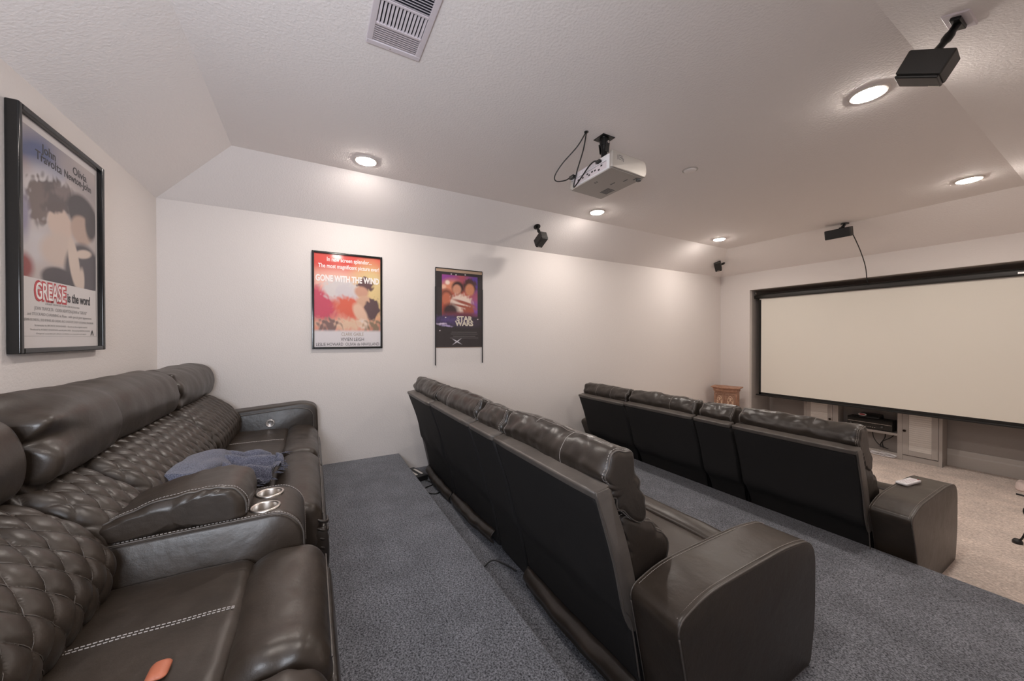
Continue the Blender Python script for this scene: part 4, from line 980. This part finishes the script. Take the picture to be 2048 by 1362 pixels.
# ------------------------------------------------------------------ carved bow fronted side cabinet in the corner
def make_table():
    c = Vector((-3.925, 6.83, 0)); mt = Matrix.Translation(c) @ Matrix.Rotation(math.radians(18), 4, 'Z') @ Matrix.Diagonal((.92, .95, .99, 1))
    H = .90
    t = thing('side_cabinet', 'small carved wooden bow fronted cabinet standing in the front left corner', 'cabinet', tuple(c))
    def plan(wd, dp, bow, z0, z1, n=22):
        P = [(-wd / 2, dp / 2), (wd / 2, dp / 2), (wd / 2, -dp / 2)]
        for k in range(n + 1):
            u = k / n; x = wd / 2 - wd * u; P.append((x, -dp / 2 - bow * math.sin(PI * u) ** 1.3))
        m = len(P); V = [(x, y, z0) for x, y in P] + [(x, y, z1) for x, y in P]
        F = [(i, (i + 1) % m, (i + 1) % m + m, i + m) for i in range(m)] + [tuple(range(m - 1, -1, -1)), tuple(range(m, 2 * m))]
        return V, [tuple(reversed(f)) for f in F]
    obj('top', xf(join(plan(.52, .31, .07, H - .020, H), plan(.46, .285, .052, H - .036, H - .020)), mt), 'wood', t, bevel=.004)
    obj('body', xf(join(plan(.40, .25, .030, .06, H - .036), plan(.43, .265, .04, H - .085, H - .036), plan(.44, .27, .04, .0, .07)), mt), 'wood', t, bevel=.003)
    for s in (-1, 1):
        xc = s * .096
        yf = lambda x: -.125 - .030 * math.sin(PI * (x + .2) / .4) ** 1.3
        def slab(x0, x1, z0, z1, th, n=8):
            V = []
            for k in range(n + 1):
                x = x0 + (x1 - x0) * k / n
                V += [(x, yf(x) - th, z0), (x, yf(x) - th, z1), (x, yf(x) + .004, z1), (x, yf(x) + .004, z0)]
            F = ring_faces(4, n + 1) + [(3, 2, 1, 0), tuple(4 * n + q for q in range(4))]
            return V, F
        d = obj('door', xf(join(slab(xc - .086, xc + .086, .10, H - .11, .006), slab(xc - .086, xc - .066, .10, H - .11, .014), slab(xc + .066, xc + .086, .10, H - .11, .014), slab(xc - .086, xc + .086, .10, .13, .014), slab(xc - .086, xc + .086, H - .14, H - .11, .014), slab(xc - .066, xc + .066, .44, .47, .012)), mt), 'wooda', t)
        g = []
        for zc in (.62, .29):
            for q in range(3):
                for sg in (-1, 1):
                    P = []
                    for k in range(18):
                        a = k / 17 * PI * 1.7; r = .012 + .018 * k / 17
                        x = xc + sg * (.012 + .030 * (q % 2) + r * math.cos(a) * .6); z = zc + (q - 1) * .055 + r * math.sin(a)
                        x = max(xc - .062, min(xc + .062, x)); P.append((x, yf(x) - .009, z))
                    g.append(tube(P, .0065, 6))
            P = [(xc + .05 * math.cos(a), yf(xc + .05 * math.cos(a)) - .008, zc + .11 * math.sin(a)) for a in [k / 32 * 2 * PI for k in range(33)]]
            g.append(tube(P, .004, 6))
        obj('carved_scrolls', xf(join(*g), mt), 'woodp', d, True)
        obj('ring_pull', xf(tube([(xc - s * .075 + .009 * math.cos(a), yf(xc) - .016, .45 + .012 * math.sin(a)) for a in [k / 16 * 2 * PI for k in range(17)]], .002, 5), mt), 'knob', d, True)
    return t
make_table()

# ------------------------------------------------------------------ small things
def make_remote():
    z = .6535; t = thing('remote_control', 'white remote control lying on the near arm of the front row sofa', 'remote control', (-.945, 4.13, z))
    mt = Matrix.Translation((-.945, 4.13, z + .006)) @ Matrix.Rotation(math.radians(-9), 4, 'Z') @ Matrix.Diagonal((1.15, 1.25, 1, 1))
    P = [(-.085, -.010, .006), (-.085, .009, .006), (.085, .010, .006), (.085, -.010, .006)]
    obj('body', xf(cushion(P, -.030, .030, r=.006, n=50, m=10, smooth=False), mt), 'white', t, True)
    g = []
    for i in range(3):
        for j in range(4): g.append(cyl((-.016 + i * .016, -.055 + j * .022), .0052, .009, .0115, 12))
    obj('buttons', xf(join(*g), mt), 'vent', t, label='pale grey buttons')
    obj('pad', xf(lathe((0, .045, .0), [(.001, .0112), (.010, .0116), (.018, .011), (.019, .008)]), mt), 'vent', t, True)
    obj('power_button', xf(cyl((.016, .074), .004, .009, .0116, 12), mt), 'red', t)
make_remote()
def make_strip():
    t = thing('power_strip', 'black power supply box with two pale stripes between the platform edge and middle sofa', 'power supply', (-3.93, 1.06, ZM))
    mt = Matrix.Translation((-3.95, .99, ZM)) @ Matrix.Rotation(math.radians(14), 4, 'Z')
    obj('case', xf(box(-.17, .15, -.09, .07, 0, .055), mt), 'black', t, bevel=.008)
    for y in (-.032, .030): obj('pale_strip', xf(box(-.09, .09, y - .012, y + .012, .055, .062), mt), 'louver', t, bevel=.002, label='pale stripe')
    obj('power_cord', tube(catmull([(-3.78, 1.05, ZM + .02), (-3.66, 1.10, ZM + .008), (-3.60, 1.00, ZM + .008), (-3.48, .99, ZM + .008), (-3.42, 1.07, ZM + .008), (-3.50, 1.15, ZM + .01)], 40), .0055, 7), 'black', t, True)
    o = obj('floor_cable', tube(catmull([(-2.20, .90, ZM + .006), (-2.16, .97, ZM + .006), (-2.17, 1.06, ZM + .03), (-2.10, 1.12, ZM + .02), (-2.02, 1.16, ZM + .01)], 26), .005, 7), 'black', None, True, origin=(-2.2, .9, ZM)); tag(o, 'short black cable running under the middle sofa near its console', 'cable')
    o = obj('floor_cable', tube(catmull([(-3.26, .90, ZM + .006), (-3.22, .93, ZM + .014), (-3.16, .935, ZM + .006)], 14), .005, 7), 'black', None, True, origin=(-3.26, .9, ZM)); tag(o, 'black cable end peeking over the upper platform edge', 'cable')
make_strip()
def make_stand():
    t = thing('metal_stand', 'thin black metal stand at the right edge on the beige carpet', 'stand', (-.42, 5.4, 0))
    y = 5.4
    obj('crossbar', tube(catmull([(-.585, y, .432), (-.50, y, .428), (-.40, y, .43), (-.26, y, .432)], 12), .008, 8), 'blackm', t, True)
    obj('post', tube([(-.42, y, .02), (-.42, y, .75)], .011, 10), 'blackm', t, True)
    for s in (-1, 1):
        lg = obj('leg', tube(catmull([(-.42, y, .34), (-.42 + s * .09, y, .35), (-.42 + s * .125, y, .30), (-.42 + s * .10, y, .20), (-.42 + s * .13, y, .06), (-.42 + s * .15, y, .03)], 26), .007, 8), 'blackm', t, True)
        obj('foot_pad', lathe((-.42 + s * .155, y, 0), [(.001, .04), (.02, .038), (.03, .02), (.03, .0), (.001, 0)]), 'black', lg, True)
    obj('rear_leg', tube([(-.42, y, .30), (-.42, y + .16, .015)], .007, 8), 'blackm', t, True)
make_stand()
o = obj('fleece_blanket', cushion([(7.30, .005), (7.28, .04), (7.34, .085), (7.45, .09), (7.55, .05), (7.55, .005)], -.80, -.46, r=.04, n=50, m=30, wr=.03, wf=9, seed=5), 'pale', None, True, origin=(-.63, 7.42, 0))
tag(o, 'pale pink crumpled fleece on the carpet at the right edge below the screen', 'blanket')
